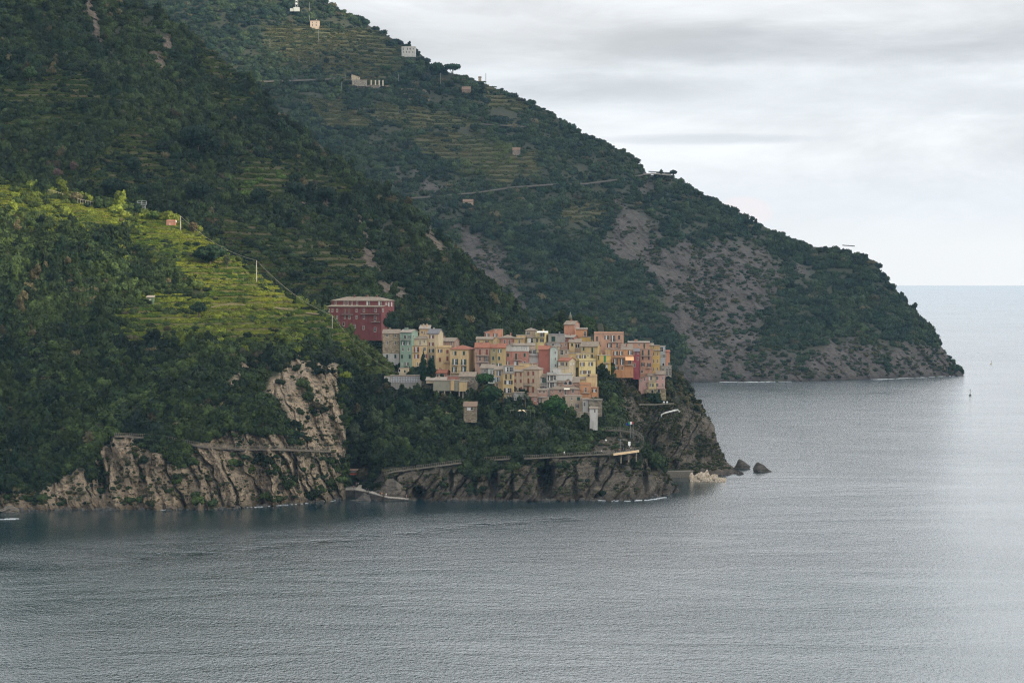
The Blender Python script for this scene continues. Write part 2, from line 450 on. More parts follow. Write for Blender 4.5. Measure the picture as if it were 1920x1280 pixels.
def grow(land, count, size, dens, tints, name, label, cat, dryness=.035, tall=.1, seed=1, vine_tint=None, vine_count=0, vine_size=1.6, tint_fn=None, size_fn=None, rock_bush=6, pw=2.4, rock_count=0, rock_size=(.5, 1.6)):
    rg = np.random.default_rng(seed)
    r_ = land.rs; zf = 2.2 if r_ > 1 else 1.0; cl_ = fbm(land.X/(9*r_)+land.Z/(30*r_), land.Z/(9*r_*zf), land.Y/(20*r_), 3, seed+60)
    dens = dens*np.where(land.rock > .4, rock_bush*sstep(.5, .64, cl_)+.05*rock_bush, .35+1.3*sstep(.3, .5, fbm(land.X/16+5, land.Z/8, land.Y/30, 3, seed+61)))
    pts, px, py, vn, rk, i, j = land.scatter(count, dens, rg)
    sz = size[0]+(size[1]-size[0])*rg.random(count)**pw
    clump = fbm(pts[:, 0]/14, pts[:, 1]/22, pts[:, 2]/14, 3, seed+4)
    sz = sz*(.65+.8*clump); sz = sz*(1-.45*rk)*(1-.35*vn)
    if size_fn is not None: sz = sz*size_fn(px, py)
    a = np.array(tints[0]); b = np.array(tints[1])
    t = np.clip(fbm(pts[:, 0]/25, pts[:, 1]/40, pts[:, 2]/25, 3, seed+7)*2-.5+.28*rg.normal(size=count), 0, 1)[:, None]
    col = a*(1-t)+b*t
    dry = (rg.random(count) < dryness)[:, None]; col = np.where(dry, np.array((.075, .065, .035)), col)
    col = col*(.5+1.0*rg.random((count, 1)))
    if tint_fn is not None: col = tint_fn(px, py, col, rg)
    pick = rg.integers(0, NB, count); tl = rg.random(count) < tall*(1-rk)*(1-vn); pick = np.where(tl, 6+rg.integers(0, 2, count), pick)
    scl = np.stack([sz, sz, sz*(.8+.45*rg.random(count))], -1)*.5*1.25
    pts[:, 2] -= sz*.12
    rot = np.stack([.15*rg.normal(size=count), .15*rg.normal(size=count), rg.random(count)*6.283], -1)
    if vine_count:
        vd = land.vine*(land.fr < .72)*(land.rock < .2)
        p2, qx, qy, v2, r2, i2, j2 = land.scatter(vine_count, vd+1e-9, rg)
        s2 = vine_size*(.6+.7*rg.random(vine_count))
        tt = np.clip(fbm(p2[:, 0]/18, p2[:, 1]/18, p2[:, 2]/9, 3, seed+17)*2.2-.6+.2*rg.normal(size=vine_count), 0, 1)[:, None]
        c2 = np.array(vine_tint[0])*(1-tt)+np.array(vine_tint[1])*tt
        c2 = c2*(.75+.5*rg.random((vine_count, 1)))
        pts = np.vstack([pts, p2]); scl = np.vstack([scl, np.stack([s2*1.3, s2, s2*.9], -1)])
        rot = np.vstack([rot, np.stack([0*s2, 0*s2, .2*rg.normal(size=vine_count)], -1)])
        pick = np.concatenate([pick, 8+rg.integers(0, 2, vine_count)]); col = np.vstack([col, c2])
    if rock_count:
        cl2 = fbm(land.X/(5*r_), land.Z/(5*r_*zf), land.Y/(9*r_), 3, seed+62)
        p2, qx, qy, v2, r2, i2, j2 = land.scatter(rock_count, land.rock*sstep(.38, .62, cl2)+1e-9, rg)
        s2 = rock_size[0]+(rock_size[1]-rock_size[0])*rg.random(rock_count)**2; t2 = rg.random((rock_count, 1))
        c2 = (np.array((.018, .034, .014))*(1-t2)+np.array((.075, .07, .035))*t2)*(.7+.6*rg.random((rock_count, 1)))
        pts = np.vstack([pts, p2]); scl = np.vstack([scl, np.stack([s2, s2*.8, s2*.8], -1)])
        rot = np.vstack([rot, np.stack([0*s2, 0*s2, rg.random(rock_count)*6.28], -1)])
        pick = np.concatenate([pick, rg.integers(0, NB, rock_count)]); col = np.vstack([col, c2])
    return scatter_obj(name, pts, scl, rot, pick, col, label, cat)
# ------------------------------------------------------------------ the four lands
MC = terrain_material('ground_near', (.45, .345, .23), (.25, .20, .145), (.03, .027, .024), (.022, .03, .014), (.04, .045, .02), (0, R(60), 0), (.14, .115, .045), (.10, .12, .03))  # soil and vine tones include a lift for the sunlit slope
MD = terrain_material('ground_village', (.165, .132, .096), (.075, .066, .052), (.014, .013, .012), (.02, .027, .014), (.045, .042, .026), (0, R(-55), 0))
MBm = terrain_material('ground_mid', (.20, .15, .11), (.11, .09, .07), (.04, .035, .03), (.022, .03, .014), (.042, .04, .022), (0, R(50), 0))
MA = terrain_material('ground_far', (.122, .10, .088), (.064, .057, .052), (.025, .024, .024), (.028, .036, .018), (.045, .045, .026), (0, R(-40), 0), moss=.75)

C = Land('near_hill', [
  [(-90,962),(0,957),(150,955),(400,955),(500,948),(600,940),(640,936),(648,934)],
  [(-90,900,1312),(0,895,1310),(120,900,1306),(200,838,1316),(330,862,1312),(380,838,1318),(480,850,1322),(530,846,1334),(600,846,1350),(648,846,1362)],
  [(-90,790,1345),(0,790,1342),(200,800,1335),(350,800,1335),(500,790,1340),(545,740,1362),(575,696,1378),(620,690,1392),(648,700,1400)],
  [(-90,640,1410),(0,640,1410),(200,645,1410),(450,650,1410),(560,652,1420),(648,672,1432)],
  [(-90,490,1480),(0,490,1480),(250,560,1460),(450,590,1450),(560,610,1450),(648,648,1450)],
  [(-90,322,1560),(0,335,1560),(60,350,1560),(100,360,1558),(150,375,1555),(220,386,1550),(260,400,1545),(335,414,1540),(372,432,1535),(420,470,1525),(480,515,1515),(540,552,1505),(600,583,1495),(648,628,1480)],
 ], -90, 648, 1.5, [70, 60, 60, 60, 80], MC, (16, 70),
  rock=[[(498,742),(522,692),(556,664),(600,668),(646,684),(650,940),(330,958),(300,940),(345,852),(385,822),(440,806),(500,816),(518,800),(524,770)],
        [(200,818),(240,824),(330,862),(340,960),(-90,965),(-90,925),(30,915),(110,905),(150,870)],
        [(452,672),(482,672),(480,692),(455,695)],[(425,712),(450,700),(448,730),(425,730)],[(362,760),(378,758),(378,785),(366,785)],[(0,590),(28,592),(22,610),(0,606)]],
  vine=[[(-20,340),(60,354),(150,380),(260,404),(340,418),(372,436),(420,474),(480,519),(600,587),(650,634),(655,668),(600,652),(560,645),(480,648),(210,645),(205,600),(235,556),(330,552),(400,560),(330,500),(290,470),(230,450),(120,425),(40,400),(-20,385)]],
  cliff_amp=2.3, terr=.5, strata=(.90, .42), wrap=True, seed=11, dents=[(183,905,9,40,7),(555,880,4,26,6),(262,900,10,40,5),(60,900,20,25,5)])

D = Land('village_headland', [
  [(600,923),(650,923),(690,930),(705,937),(1000,938),(1180,937),(1240,930),(1262,925),(1275,922)],
  [(600,880,1425),(690,890,1392),(720,884,1372),(850,866,1375),(1000,857,1380),(1110,851,1385),(1200,846,1392),(1240,882,1390),(1262,911,1396),(1275,921,1403)],
  [(600,820,1450),(700,800,1425),(850,790,1425),(1000,790,1425),(1100,796,1425),(1150,822,1412),(1200,842,1398),(1240,880,1394),(1275,920.6,1404)],
  [(600,660,1510),(650,690,1500),(720,716,1476),(800,735,1462),(900,760,1442),(1000,772,1432),(1100,790,1430),(1130,802,1430),(1160,822,1420),(1200,841,1402),(1240,879.5,1396),(1275,920.3,1405)],
  [(600,600,1560),(640,624,1510),(700,672,1492),(725,694,1496),(760,690,1500),(800,672,1520),(900,655,1535),(1000,628,1560),(1040,606,1580),(1130,606,1580),(1136,640,1560),(1150,740,1500),(1165,816,1440),(1200,838,1405),(1240,879,1398),(1275,920,1406)],
 ], 600, 1275, 1.5, [90, 50, 40, 110], MD, (9, 40),
  rock=[[(705,888),(760,878),(850,880),(905,900),(945,875),(1000,862),(1110,856),(1200,850),(1240,880),(1276,922),(1240,945),(690,945),(700,905)],[(640,905),(690,895),(690,930),(640,930)],
        [(1135,810),(1200,835),(1200,850),(1110,856),(1100,815)]],
  cliff_amp=2.4, strata=(.80, -.60), seed=23, dents=[(1024,906,17,40,34),(785,926,12,13,16),(925,905,9,30,12),(880,880,16,14,5),(1165,870,9,18,6),(1186,875,5,16,6),(890,900,5,25,11),(1078,902,5,30,10),(1120,885,4,22,9),(742,908,5,16,7),(1210,897,4,24,8),(960,905,4,26,8),(845,905,4,22,8)])

D2 = Land('point', [
  [(1080,905),(1200,893),(1240,891),(1290,893),(1340,892),(1375,889),(1390,888)],
  [(1080,870,1500),(1200,866,1512),(1290,852,1522),(1340,860,1534),(1360,873,1535),(1380,885,1533),(1390,887.6,1530)],
  [(1080,830,1440),(1130,830,1450),(1200,800,1500),(1250,795,1530),(1300,795,1540),(1340,828,1545),(1352,851,1543),(1365,871,1540),(1390,887.4,1531)],
  [(1080,760,1460),(1130,760,1475),(1200,745,1530),(1250,742,1540),(1290,752,1550),(1310,772,1550),(1325,792,1552),(1340,815,1550),(1352,850,1546),(1365,870,1541),(1385,885,1533),(1390,887.2,1532)],
  [(1080,690,1500),(1130,692,1520),(1200,700,1558),(1250,698,1570),(1262,702,1570),(1275,710,1570),(1300,742,1565),(1320,773,1560),(1338,800,1557),(1345,830,1552),(1352,849,1548),(1365,869,1543),(1390,887,1533)],
  [(1080,640,1590),(1180,645,1600),(1250,694,1600),(1262,699,1600),(1275,707,1600),(1300,740,1590),(1320,771,1580),(1338,797,1570),(1344,828,1560),(1352,847,1553),(1365,868,1546),(1390,886.8,1534)],
 ], 1080, 1390, 1.25, [50, 60, 60, 60, 40], MD, (7, 35),
  rock=[[(1180,760),(1240,762),(1300,772),(1335,790),(1392,888),(1385,900),(1180,905),(1180,820)],[(1140,735),(1190,740),(1195,790),(1140,780)],[(1310,770),(1350,800),(1350,860),(1300,830)],
        [(1120,700),(1190,705),(1195,730),(1140,728)]],
  cliff_amp=1.5, strata=(.85, -.5), seed=37, rock_wob=18, dents=[(1240,868,7,14,6),(1262,872,7,10,5)])

B = Land('mountain', [
  [(-120,560,1620),(300,560,1600),(600,660,1590),(800,690,1600),(1000,660,1640),(1016,650,1650)],
  [(-120,300,1700),(300,380,1660),(600,500,1640),(800,585,1650),(950,622,1680),(1000,632,1690),(1016,640,1690)],
  [(-120,60,1830),(200,180,1780),(400,300,1750),(600,400,1740),(800,490,1735),(950,586,1735),(1000,624,1730),(1016,636,1728)],
  [(-120,-200,2000),(0,-160,1990),(100,-110,1980),(200,-40,1970),(245,-1,1955),(300,27,1940),(350,62,1925),(400,98,1910),(440,133,1900),(480,168,1890),(520,208,1880),(560,243,1870),(600,272,1860),(640,303,1850),(700,348,1835),(760,390,1820),(800,415,1810),(850,468,1795),(900,514,1785),(950,563,1770),(985,603,1750),(1005,622,1735),(1016,634,1730)],
 ], -120, 1016, 2.0, [100, 130, 130], MBm, (22, 110),
  rock=[[(660,392),(684,400),(690,440),(665,435)],[(682,450),(700,470),(716,548),(695,552),(682,500)],[(700,520),(745,535),(768,560),(766,572),(740,566),(690,545)],
        [(97,-20),(112,-10),(118,60),(106,62)],[(155,-20),(170,0),(200,95),(190,100),(168,60)],[(282,82),(300,90),(320,160),(312,165),(290,120)],[(300,62),(325,80),(320,95),(305,90)],
        [(555,380),(605,372),(606,392),(560,396)],[(510,205),(548,212),(540,226),(512,218)],[(600,385),(650,375),(655,385),(605,398)],[(800,418),(830,470),(840,490),(826,480),(800,440)],[(590,250),(605,262),(600,270),(588,262)],[(690,345),(712,352),(705,372),(690,362)]],
  vine=[[(284,200),(240,232),(205,270),(130,318),(100,350),(260,352),(330,350),(370,330),(300,300),(295,250)],
        [(450,322),(526,320),(528,368),(448,368)],[(355,78),(400,100),(470,160),(455,165),(370,140),(360,100)],[(440,300),(520,290),(560,310),(540,372),(450,372),(420,350)],
        [(400,400),(700,470),(660,560),(520,545),(400,455)],[(0,150),(160,130),(200,200),(0,200)],[(0,225),(170,215),(190,245),(0,250)],[(560,290),(640,330),(660,370),(560,350)],[(380,165),(470,175),(500,215),(400,200)]],
  cliff_amp=1.4, seed=51, rock_soft=6, rock_wob=14, terr=.5, terrace=3.2)

A = Land('far_headland', [
  [(-120,716),(1290,716),(1500,715),(1600,712),(1700,708),(1800,704),(1806,703.5)],
  [(-120,640,2800),(1000,640,2800),(1290,668,2790),(1450,650,2820),(1560,634,2860),(1650,640,2900),(1720,642,2940),(1765,656,2950),(1785,682,2940),(1806,702.7,2930)],
  [(-120,300,3000),(700,350,3000),(1000,430,2980),(1200,480,2970),(1400,520,2980),(1600,545,2990),(1680,575,3000),(1720,612,2990),(1765,654,2970),(1785,681,2950),(1806,702.4,2932)],
  [(-120,-150,3480),(150,-80,3450),(500,-45,3420),(560,-20,3410),(612,5,3400),(660,30,3390),(700,53,3380),(740,75,3370),(775,90,3360),(796,108,3350),(806,126,3350),(850,138,3340),(905,155,3330),(950,174,3320),(1000,194,3310),(1040,217,3300),(1085,250,3280),(1130,266,3270),(1180,290,3260),(1203,314,3250),(1215,328,3250),(1256,327,3240),(1280,343,3230),(1340,376,3210),(1400,408,3190),(1450,433,3170),(1480,446,3160),(1520,462,3150),(1580,468,3120),(1640,489,3080),(1655,513,3070),(1680,543,3050),(1700,566,3040),(1740,613,3010),(1765,652.5,2980),(1780,676,2960),(1800,700,2940),(1806,702.2,2934)],
 ], -120, 1806, 2.5, [70, 170, 190], MA, (45, 220),
  rock=[[(1150,370),(1190,385),(1240,450),(1300,455),(1350,440),(1440,455),(1470,520),(1440,600),(1420,640),(1420,690),(1440,725),(1270,725),(1290,660),(1260,600),(1220,520),(1150,470)],
        [(1290,680),(1400,645),(1500,672),(1560,640),(1600,628),(1625,650),(1700,652),(1740,640),(1765,640),(1810,705),(1800,720),(1290,725)],
        [(860,430),(930,470),(990,560),(990,610),(950,570),(880,510)],[(1490,490),(1530,500),(1520,530),(1490,525)],[(740,318),(800,340),(850,358),(780,352)],[(1010,180),(1050,190),(1040,200)],
        [(1190,345),(1240,330),(1235,345),(1190,352)]],
  vine=[[(490,45),(700,60),(780,110),(700,160),(640,150),(500,90)],[(770,248),(900,255),(960,300),(1000,330),(940,345),(860,300),(780,290)],[(950,280),(1000,285),(1010,320),(960,318)],[(1050,380),(1130,375),(1130,420),(1060,410)],[(700,190),(830,205),(900,235),(760,240),(690,215)],[(900,150),(960,185),(1000,210),(920,200)],[(560,175),(640,190),(700,240),(600,230)]],
  cliff_amp=2.6, rs=2.6, seed=71, rock_soft=14, rock_wob=34, terrace=4.5, strata=(.75, .66))
for L_, lab in ((C, 'steep hillside with rocky foot above the water'), (D, 'rocky headland carrying the village'), (D2, 'bare rocky point at the end of the village'), (B, 'dark wooded mountain flank'), (A, 'distant headland running into the sea')):
    tag(L_.obj, lab, 'hill', kind='structure')

# ------------------------------------------------------------------ maquis and vines
GD = (.009, .020, .009); GL = (.038, .058, .017)
def rect_w(px, py, x0, x1, y0, y1, s=12): return sstep(x0-s, x0+s, px)*(1-sstep(x1-s, x1+s, px))*sstep(y0-s, y0+s, py)*(1-sstep(y1-s, y1+s, py))
def near_line(px, py, pts, up=4, dn=9):
    r = np.zeros(px.shape); yl = np.interp(px, [p[0] for p in pts], [p[1] for p in pts]); d = py-yl
    return ((d > -up) & (d < dn) & (px > pts[0][0]) & (px < pts[-1][0])).astype(float)
SEA_PATH = [(716,890),(735,883),(790,876),(850,868),(900,862),(950,859),(1010,857),(1060,854),(1110,851),(1152,849.5),(1200,846)]
CLIFF_PATH = [(215,818),(300,822),(380,838),(450,843),(520,843),(600,846),(647,847)]
dC = (1-.93*C.rock)*(1-.62*C.vine)*(1-near_line(C.PX, C.PY, CLIFF_PATH))*(1-near_line(C.PX, C.PY, [(396,577),(425,572),(470,573),(520,578),(560,586),(600,590)], 1, 5))
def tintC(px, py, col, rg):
    # pale grass and vines of the upper slope, sunlight brightened into their tint
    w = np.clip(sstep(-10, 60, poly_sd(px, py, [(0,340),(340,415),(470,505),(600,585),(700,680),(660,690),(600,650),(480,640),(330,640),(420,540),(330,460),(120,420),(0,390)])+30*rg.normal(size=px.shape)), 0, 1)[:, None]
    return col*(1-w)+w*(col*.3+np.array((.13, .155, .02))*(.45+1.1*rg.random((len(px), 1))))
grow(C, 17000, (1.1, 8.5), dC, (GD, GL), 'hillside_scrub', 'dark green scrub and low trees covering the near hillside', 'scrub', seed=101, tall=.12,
     vine_tint=((.050, .095, .016), (.215, .235, .032)), vine_count=15000, vine_size=1.25, rock_count=900, tint_fn=tintC, size_fn=lambda x, y: 1-.35*rect_w(x, y, 250, 700, 400, 640, 40))  # vine tints also lifted to carry some of the sunlight
dD = (1-.97*D.rock)*(1-rect_w(D.PX, D.PY, 1105, 1200, 560, 700, 5))*(1-near_line(D.PX, D.PY, SEA_PATH, 3, 12))*(1-.85*(D.PY > 872)*((D.PX < 850)+(D.PX > 915)))*(1-.93*rect_w(D.PX, D.PY, 725, 1125, 630, 770, 8))*(1-.9*rect_w(D.PX, D.PY, 680, 720, 600, 640, 5))*(1-.97*(poly_sd(D.PX, D.PY, [(1095,820),(1150,808),(1205,805),(1215,850),(1240,880),(1280,925),(1100,900)]) > 0)*.9)
grow(D, 7500, (1.4, 8.5), dD, (GD, (.034, .052, .019)), 'garden_scrub', 'dark trees and bushes between the village and the sea cliff', 'scrub', seed=102, rock_count=700, tall=.15, pw=1.7,
     tint_fn=lambda px, py, c, rg: np.where(((px < 735) & (py < 720) & (py > 580))[:, None], c*.4+np.array((.06, .075, .02)), c))
dE = (1-.95*D2.rock)*(1-.9*rect_w(D2.PX, D2.PY, 1195, 1250, 700, 745, 4))*(1-.85*rect_w(D2.PX, D2.PY, 1080, 1265, 600, 695, 4))
grow(D2, 2600, (.8, 3.6), dE, (GD, (.06, .06, .03)), 'point_scrub', 'sparse green and brown scrub on the rocky point', 'scrub', seed=103, rock_count=2200, rock_size=(.4, 1.3), dryness=.25, tall=.03)
dB = (1-.94*B.rock)*(1-.66*B.vine)
grow(B, 32000, (1.3, 7.5), dB, (GD, (.035, .053, .018)), 'mountain_scrub', 'dense dark scrub and trees covering the middle mountain', 'scrub', seed=104, dryness=.03, tall=.12,
     vine_tint=((.034, .058, .016), (.078, .095, .026)), vine_count=11000, vine_size=1.3,
     tint_fn=lambda px, py, c, rg: np.where(((px > 448) & (px < 528) & (py > 318) & (py < 370))[:, None], c*.3+np.array((.06, .10, .02)), c))
dA = np.where(A.PX < 240, .2, 1.0)*(1-.86*A.rock)*(1-.65*A.vine)
def tintA(px, py, c, rg):
    w = (rect_w(px, py, 860, 970, 270, 330, 14)*.8)[:, None]
    return c*(1-w)+w*np.array((.09, .11, .03))
grow(A, 34000, (2.0, 9.5), dA, ((.012, .027, .014), (.035, .052, .021)), 'headland_scrub', 'green scrub and trees covering the distant headland', 'scrub', seed=105, rock_bush=4.5, rock_count=2200, rock_size=(.8, 3.0), dryness=.03, tall=.02,
     vine_tint=((.05, .065, .025), (.10, .095, .04)), vine_count=4000, vine_size=2.6, tint_fn=tintA)
# ------------------------------------------------------------------ the village
VIEWS = {1: (600, 540, 7.3846), 2: (840, 580, 8.709), 3: (1040, 580, 8.0), 4: (700, 680, 8.0), 5: (920, 670, 8.0), 0: (0, 0, 1.0)}
def _tone(c, k=.74, g=.08):
    m = sum(c)/3; return tuple((v*(1-g)+m*g)*k for v in c)
PAL_TONE = _tone
def vc(v, x, y): o = VIEWS[v]; return o[0]+x/o[2], o[1]+y/o[2]
def Yv(px, py): return 1420+(785-py)*.8+75*float(sstep(1130, 1260, px))
PAL = dict(red=(.32,.07,.07), beige=(.42,.33,.23), green=(.27,.38,.29), yellow=(.66,.47,.23), cream=(.60,.49,.31), pink=(.55,.31,.20), salmon=(.58,.27,.16),
           mustard=(.52,.38,.17), rose=(.45,.20,.14), orange=(.60,.40,.20), white=(.58,.56,.52), brick=(.36,.12,.08), mint=(.50,.56,.50), tan=(.50,.38,.26),
           lemon=(.74,.60,.27), terra=(.56,.27,.12), gold=(.66,.44,.12), crimson=(.38,.08,.10), blue=(.38,.43,.48), ochre=(.50,.34,.14), grey=(.34,.32,.29),
           dustpink=(.44,.27,.20), pale=(.62,.48,.38), stone=(.26,.23,.18), blush=(.60,.36,.30), olive=(.42,.36,.18), darkyel=(.56,.40,.15))
PAL = {k: _tone(v) for k, v in PAL.items()}; PAL['shed'] = (.09, .14, .08); PAL['red'] = (.15, .042, .040); PAL['modern'] = (.21, .20, .155)
SHUT = dict(g=(.02,.06,.045), b=(.20,.06,.035), k=(.06,.05,.045), w=(.6,.6,.58), B=(.02,.22,.07), u=(.10,.14,.22), l=(.3,.38,.46), r=(.18,.03,.03), t=(.14,.09,.06))
GLASS = panemat()
def shutmat(c): return simple('shutter_'+c, SHUT[c], .7, 0, .15)
FRAME = simple('window_surround', (.62, .58, .52), .8); FRAMED = simple('window_trim', (.30, .26, .22), .8)
CURT = simple('curtain', (.55, .54, .52), .9)
RAIL = simple('iron_railing', (.05, .05, .055), .6); SLAB = simple('balcony_slab', (.40, .36, .31), .9)
WMESH = {}
def window_meshes(kind, sc, w, h):
    w = max(.35, round(w, 1)); h = max(.45, round(h, 1)); key = (kind, sc, w, h)
    if key in WMESH: return WMESH[key]
    fr = MB(); pn = MB(); sh = []
    pw = w*(.5 if kind == 'o' else .8 if kind in 'dx' else .9)
    t = .08
    x0, x1 = -pw/2, pw/2
    for a in ((x0-t, x0, -h/2-t, h/2+t), (x1, x1+t, -h/2-t, h/2+t), (x0, x1, h/2, h/2+t), (x0, x1, -h/2-t, -h/2)):
        fr.box(a[0], a[1], -.09, .02, a[2], a[3])
    fr.box(x0-t-.06, x1+t+.06, -.2, -.092, -h/2-t-.07, -h/2-t+.02)
    if kind == 'c':
        pn.box(x0, x1, -.075, .02, -h/2, h/2)
        for k in range(int(h/.22)):
            z = -h/2+.1+k*.22; pn.box(x0+.05, x1-.05, -.1, -.078, z, z+.1)
    elif kind == 'a':       # arched opening
        n = 8; pts = [(x0, -h/2), (x1, -h/2)]+[(pw/2*math.cos(i*math.pi/n), h/2-pw/2+pw/2*math.sin(i*math.pi/n)) for i in range(n+1)]
        pn.hull([(x, -.05, z) for x, z in pts], [(x, .02, z) for x, z in pts])
    else:
        pn.box(x0, x1, -.03, .02, -h/2, h/2)
        pn.box(-.03, .03, -.06, -.032, -h/2, h/2, 1); pn.box(x0, x1, -.055, -.032, h*.12, h*.12+.05, 1)
        if kind in 'ox' and (hash((w, h)) % 3 == 0 or w > 1.6): pn.box(x0+.03, -.05 if kind == 'o' else x1*.2, -.04, -.031, -h/2+.03, h/2-.1, 2)
    if kind == 'o':
        sw = w*.25
        for s in (-1, 1):
            m = MB(); cx = s*(pw/2+t+sw/2); m.box(cx-sw/2, cx+sw/2, -.12, -.05, -h/2-.03, h/2+.03)
            for k in range(int(h/.25)): z = -h/2+.08+k*.25; m.box(cx-sw/2+.05, cx+sw/2-.05, -.145, -.122, z, z+.12)
            sh.append(m.mesh('shutter', shutmat(sc)))
    fm = fr.mesh('window', FRAME if kind in 'doax' else FRAMED)
    pm = pn.mesh('pane', [shutmat(sc) if kind == 'c' else GLASS, FRAME, CURT])
    WMESH[key] = (fm, pm, sh); return WMESH[key]
def put_window(parent, kind, sc, w, h, loc, rz):
    fm, pm, sh = window_meshes(kind, sc, w, h)
    o = bpy.data.objects.new('door' if h > 2.1 and kind != 'o' else 'window', fm); COL.objects.link(o); o.parent = parent; o.location = loc; o.rotation_euler = (0, 0, rz)
    p = bpy.data.objects.new('shutter' if kind == 'c' else 'pane', pm); COL.objects.link(p); p.parent = o
    for s in sh:
        q = bpy.data.objects.new('shutter', s); COL.objects.link(q); q.parent = o
def railing_mb(x0, x1, d, z, m=None, h=1.0):
    m = m or MB()
    for (a, b) in (((x0, -d), (x1, -d)), ((x0, -d), (x0, 0)), ((x1, -d), (x1, 0))):
        L = math.hypot(b[0]-a[0], b[1]-a[1]); n = max(1, int(L/.35))
        m.tube([(a[0], a[1], z+h), (b[0], b[1], z+h)], .035, 4)
        for k in range(n+1):
            t = k/n; x = a[0]+(b[0]-a[0])*t; y = a[1]+(b[1]-a[1])*t; m.tube([(x, y, z), (x, y, z+h)], .02, 3)
    return m

def block(root, root_loc, v, x0, x1, xs, yt, yb, col, Y0, roof='F', ry=None, rcol='slate', wins='', balc=(), theta=None, depth=None, extra=3.0, chim=0, over=.45, wallmat=None):
    """one storeyed volume with its roof, windows and balconies"""
    px0, pyt = vc(v, x0, yt); px1, pyb = vc(v, x1, yb); pxs = px1 if xs is None else vc(v, xs, 0)[0]
    s = F/Y0; dp = depth or 9.0
    right = pxs >= px1
    side = (pxs-px1) if right else (pxs-px0)
    if theta is None:
        st = max(-.8, min(.8, side/s/dp)); theta = math.asin(st) if abs(side) > .6 else .03
    W = (px1-px0)/s/math.cos(theta)
    cth, sth = math.cos(theta), math.sin(theta)
    # nearest corner stands at Y0
    near = P(px1 if theta >= 0 else px0, pyb, Y0)
    org = near-Vector((W*cth, -W*sth, 0)) if theta >= 0 else near.copy()
    z1 = zat(pyt, Y0); z0 = zat(pyb, Y0)-extra
    Mx = Matrix.Translation((org.x, org.y, 0)) @ Matrix.Rotation(-theta, 4, 'Z')
    Mr = Matrix.Translation(-Vector(root_loc)) @ Mx
    D_ = dp
    hr = (zat(vc(v, 0, ry)[1], Y0+(D_/2 if roof in 'GH' else D_ if roof == 'P' else 0))-z1) if ry is not None else 0
    m = MB(); mats = [wallmat or plaster(PAL[col])]
    if roof == 'G' and hr > 0:      # ridge along the front
        pr = [(0, z0), (D_, z0), (D_, z1), (D_/2, z1+hr), (0, z1)]
        m.hull([(0, y, z) for y, z in pr], [(W, y, z) for y, z in pr])
    elif roof == 'S':               # gable to the front
        pr = [(0, z0), (W, z0), (W, z1), (W/2, z1+hr), (0, z1)]
        m.hull([(x, D_, z) for x, z in pr], [(x, 0, z) for x, z in pr])
    elif roof == 'P':               # single pitch rising to the back
        pr = [(0, z0), (D_, z0), (D_, z1+hr), (0, z1)]
        m.hull([(0, y, z) for y, z in pr], [(W, y, z) for y, z in pr])
    elif roof in 'LM':              # single pitch along the front, rising to the right (L) or left (M)
        a, b_ = (0, hr) if roof == 'L' else (hr, 0)
        pr = [(0, z0), (W, z0), (W, z1+b_), (0, z1+a)]
        m.hull([(x, D_, z) for x, z in pr], [(x, 0, z) for x, z in pr])
    else:
        m.box(0, W, 0, D_, z0, z1)
        # string course
    m.v = [tuple(Mr @ Vector(p)) for p in m.v]
    wall = m.build('wall', mats, root)
    # roof
    r = MB(); o = over; T = .22
    def slab(q, up=T): r.hull(q, [(x, y, z+up) for x, y, z in q])
    if roof == 'G' and hr > 0:
        k = hr/(D_/2)
        slab([(-o*.6, -o, z1-o*k+.02), (W+o*.6, -o, z1-o*k+.02), (W+o*.6, D_/2, z1+hr+.02), (-o*.6, D_/2, z1+hr+.02)])
        slab([(-o*.6, D_/2+.003, z1+hr+.02), (W+o*.6, D_/2+.003, z1+hr+.02), (W+o*.6, D_+o, z1-o*k+.02), (-o*.6, D_+o, z1-o*k+.02)])
    elif roof == 'S':
        k = hr/(W/2)
        slab([(-o, -o*.6, z1-o*k+.02), (W/2, -o*.6, z1+hr+.02), (W/2, D_+o, z1+hr+.02), (-o, D_+o, z1-o*k+.02)])
        slab([(W/2+.003, -o*.6, z1+hr+.02), (W+o, -o*.6, z1-o*k+.02), (W+o, D_+o, z1-o*k+.02), (W/2+.003, D_+o, z1+hr+.02)])
    elif roof == 'P':
        k = hr/D_
        slab([(-o*.6, -o, z1-o*k+.02), (W+o*.6, -o, z1-o*k+.02), (W+o*.6, D_+o, z1+hr+o*k+.02), (-o*.6, D_+o, z1+hr+o*k+.02)])
    elif roof in 'LM':
        a, b_ = (0, hr) if roof == 'L' else (hr, 0); k = (b_-a)/W
        slab([(-o, -o, z1+a-o*k+.02), (W+o, -o, z1+b_+o*k+.02), (W+o, D_+o, z1+b_+o*k+.02), (-o, D_+o, z1+a-o*k+.02)])
    elif roof == 'H':
        e = min(W, D_)*.5; e = min(e, W*.45)
        q = [(-o, -o, z1), (W+o, -o, z1), (W+o, D_+o, z1), (-o, D_+o, z1)]
        r.box(-o, W+o, -o, D_+o, z1+.003, z1+.16)
        z2 = z1+.163
        a_, b2 = (e, D_/2, z1+hr), (W-e, D_/2, z1+hr)
        r.poly([(-o, -o, z2), (W+o, -o, z2), b2, a_]); r.poly([(W+o, D_+o, z2), (-o, D_+o, z2), a_, b2])
        r.poly([(W+o, -o, z2), (W+o, D_+o, z2), b2]); r.poly([(-o, D_+o, z2), (-o, -o, z2), a_])
    else:
        r.box(-.15, W+.15, -.15, D_+.15, z1+.003, z1+.18)
        if roof == 'T':             # terrace with a parapet
            for a in ((0, W, 0, .2), (0, W, D_-.2, D_), (0, .2, .203, D_-.203), (W-.2, W, .203, D_-.203)):
                r.box(a[0], a[1], a[2], a[3], z1+.183, z1+.95, 1)
    r.v = [tuple(Mr @ Vector(p)) for p in r.v]
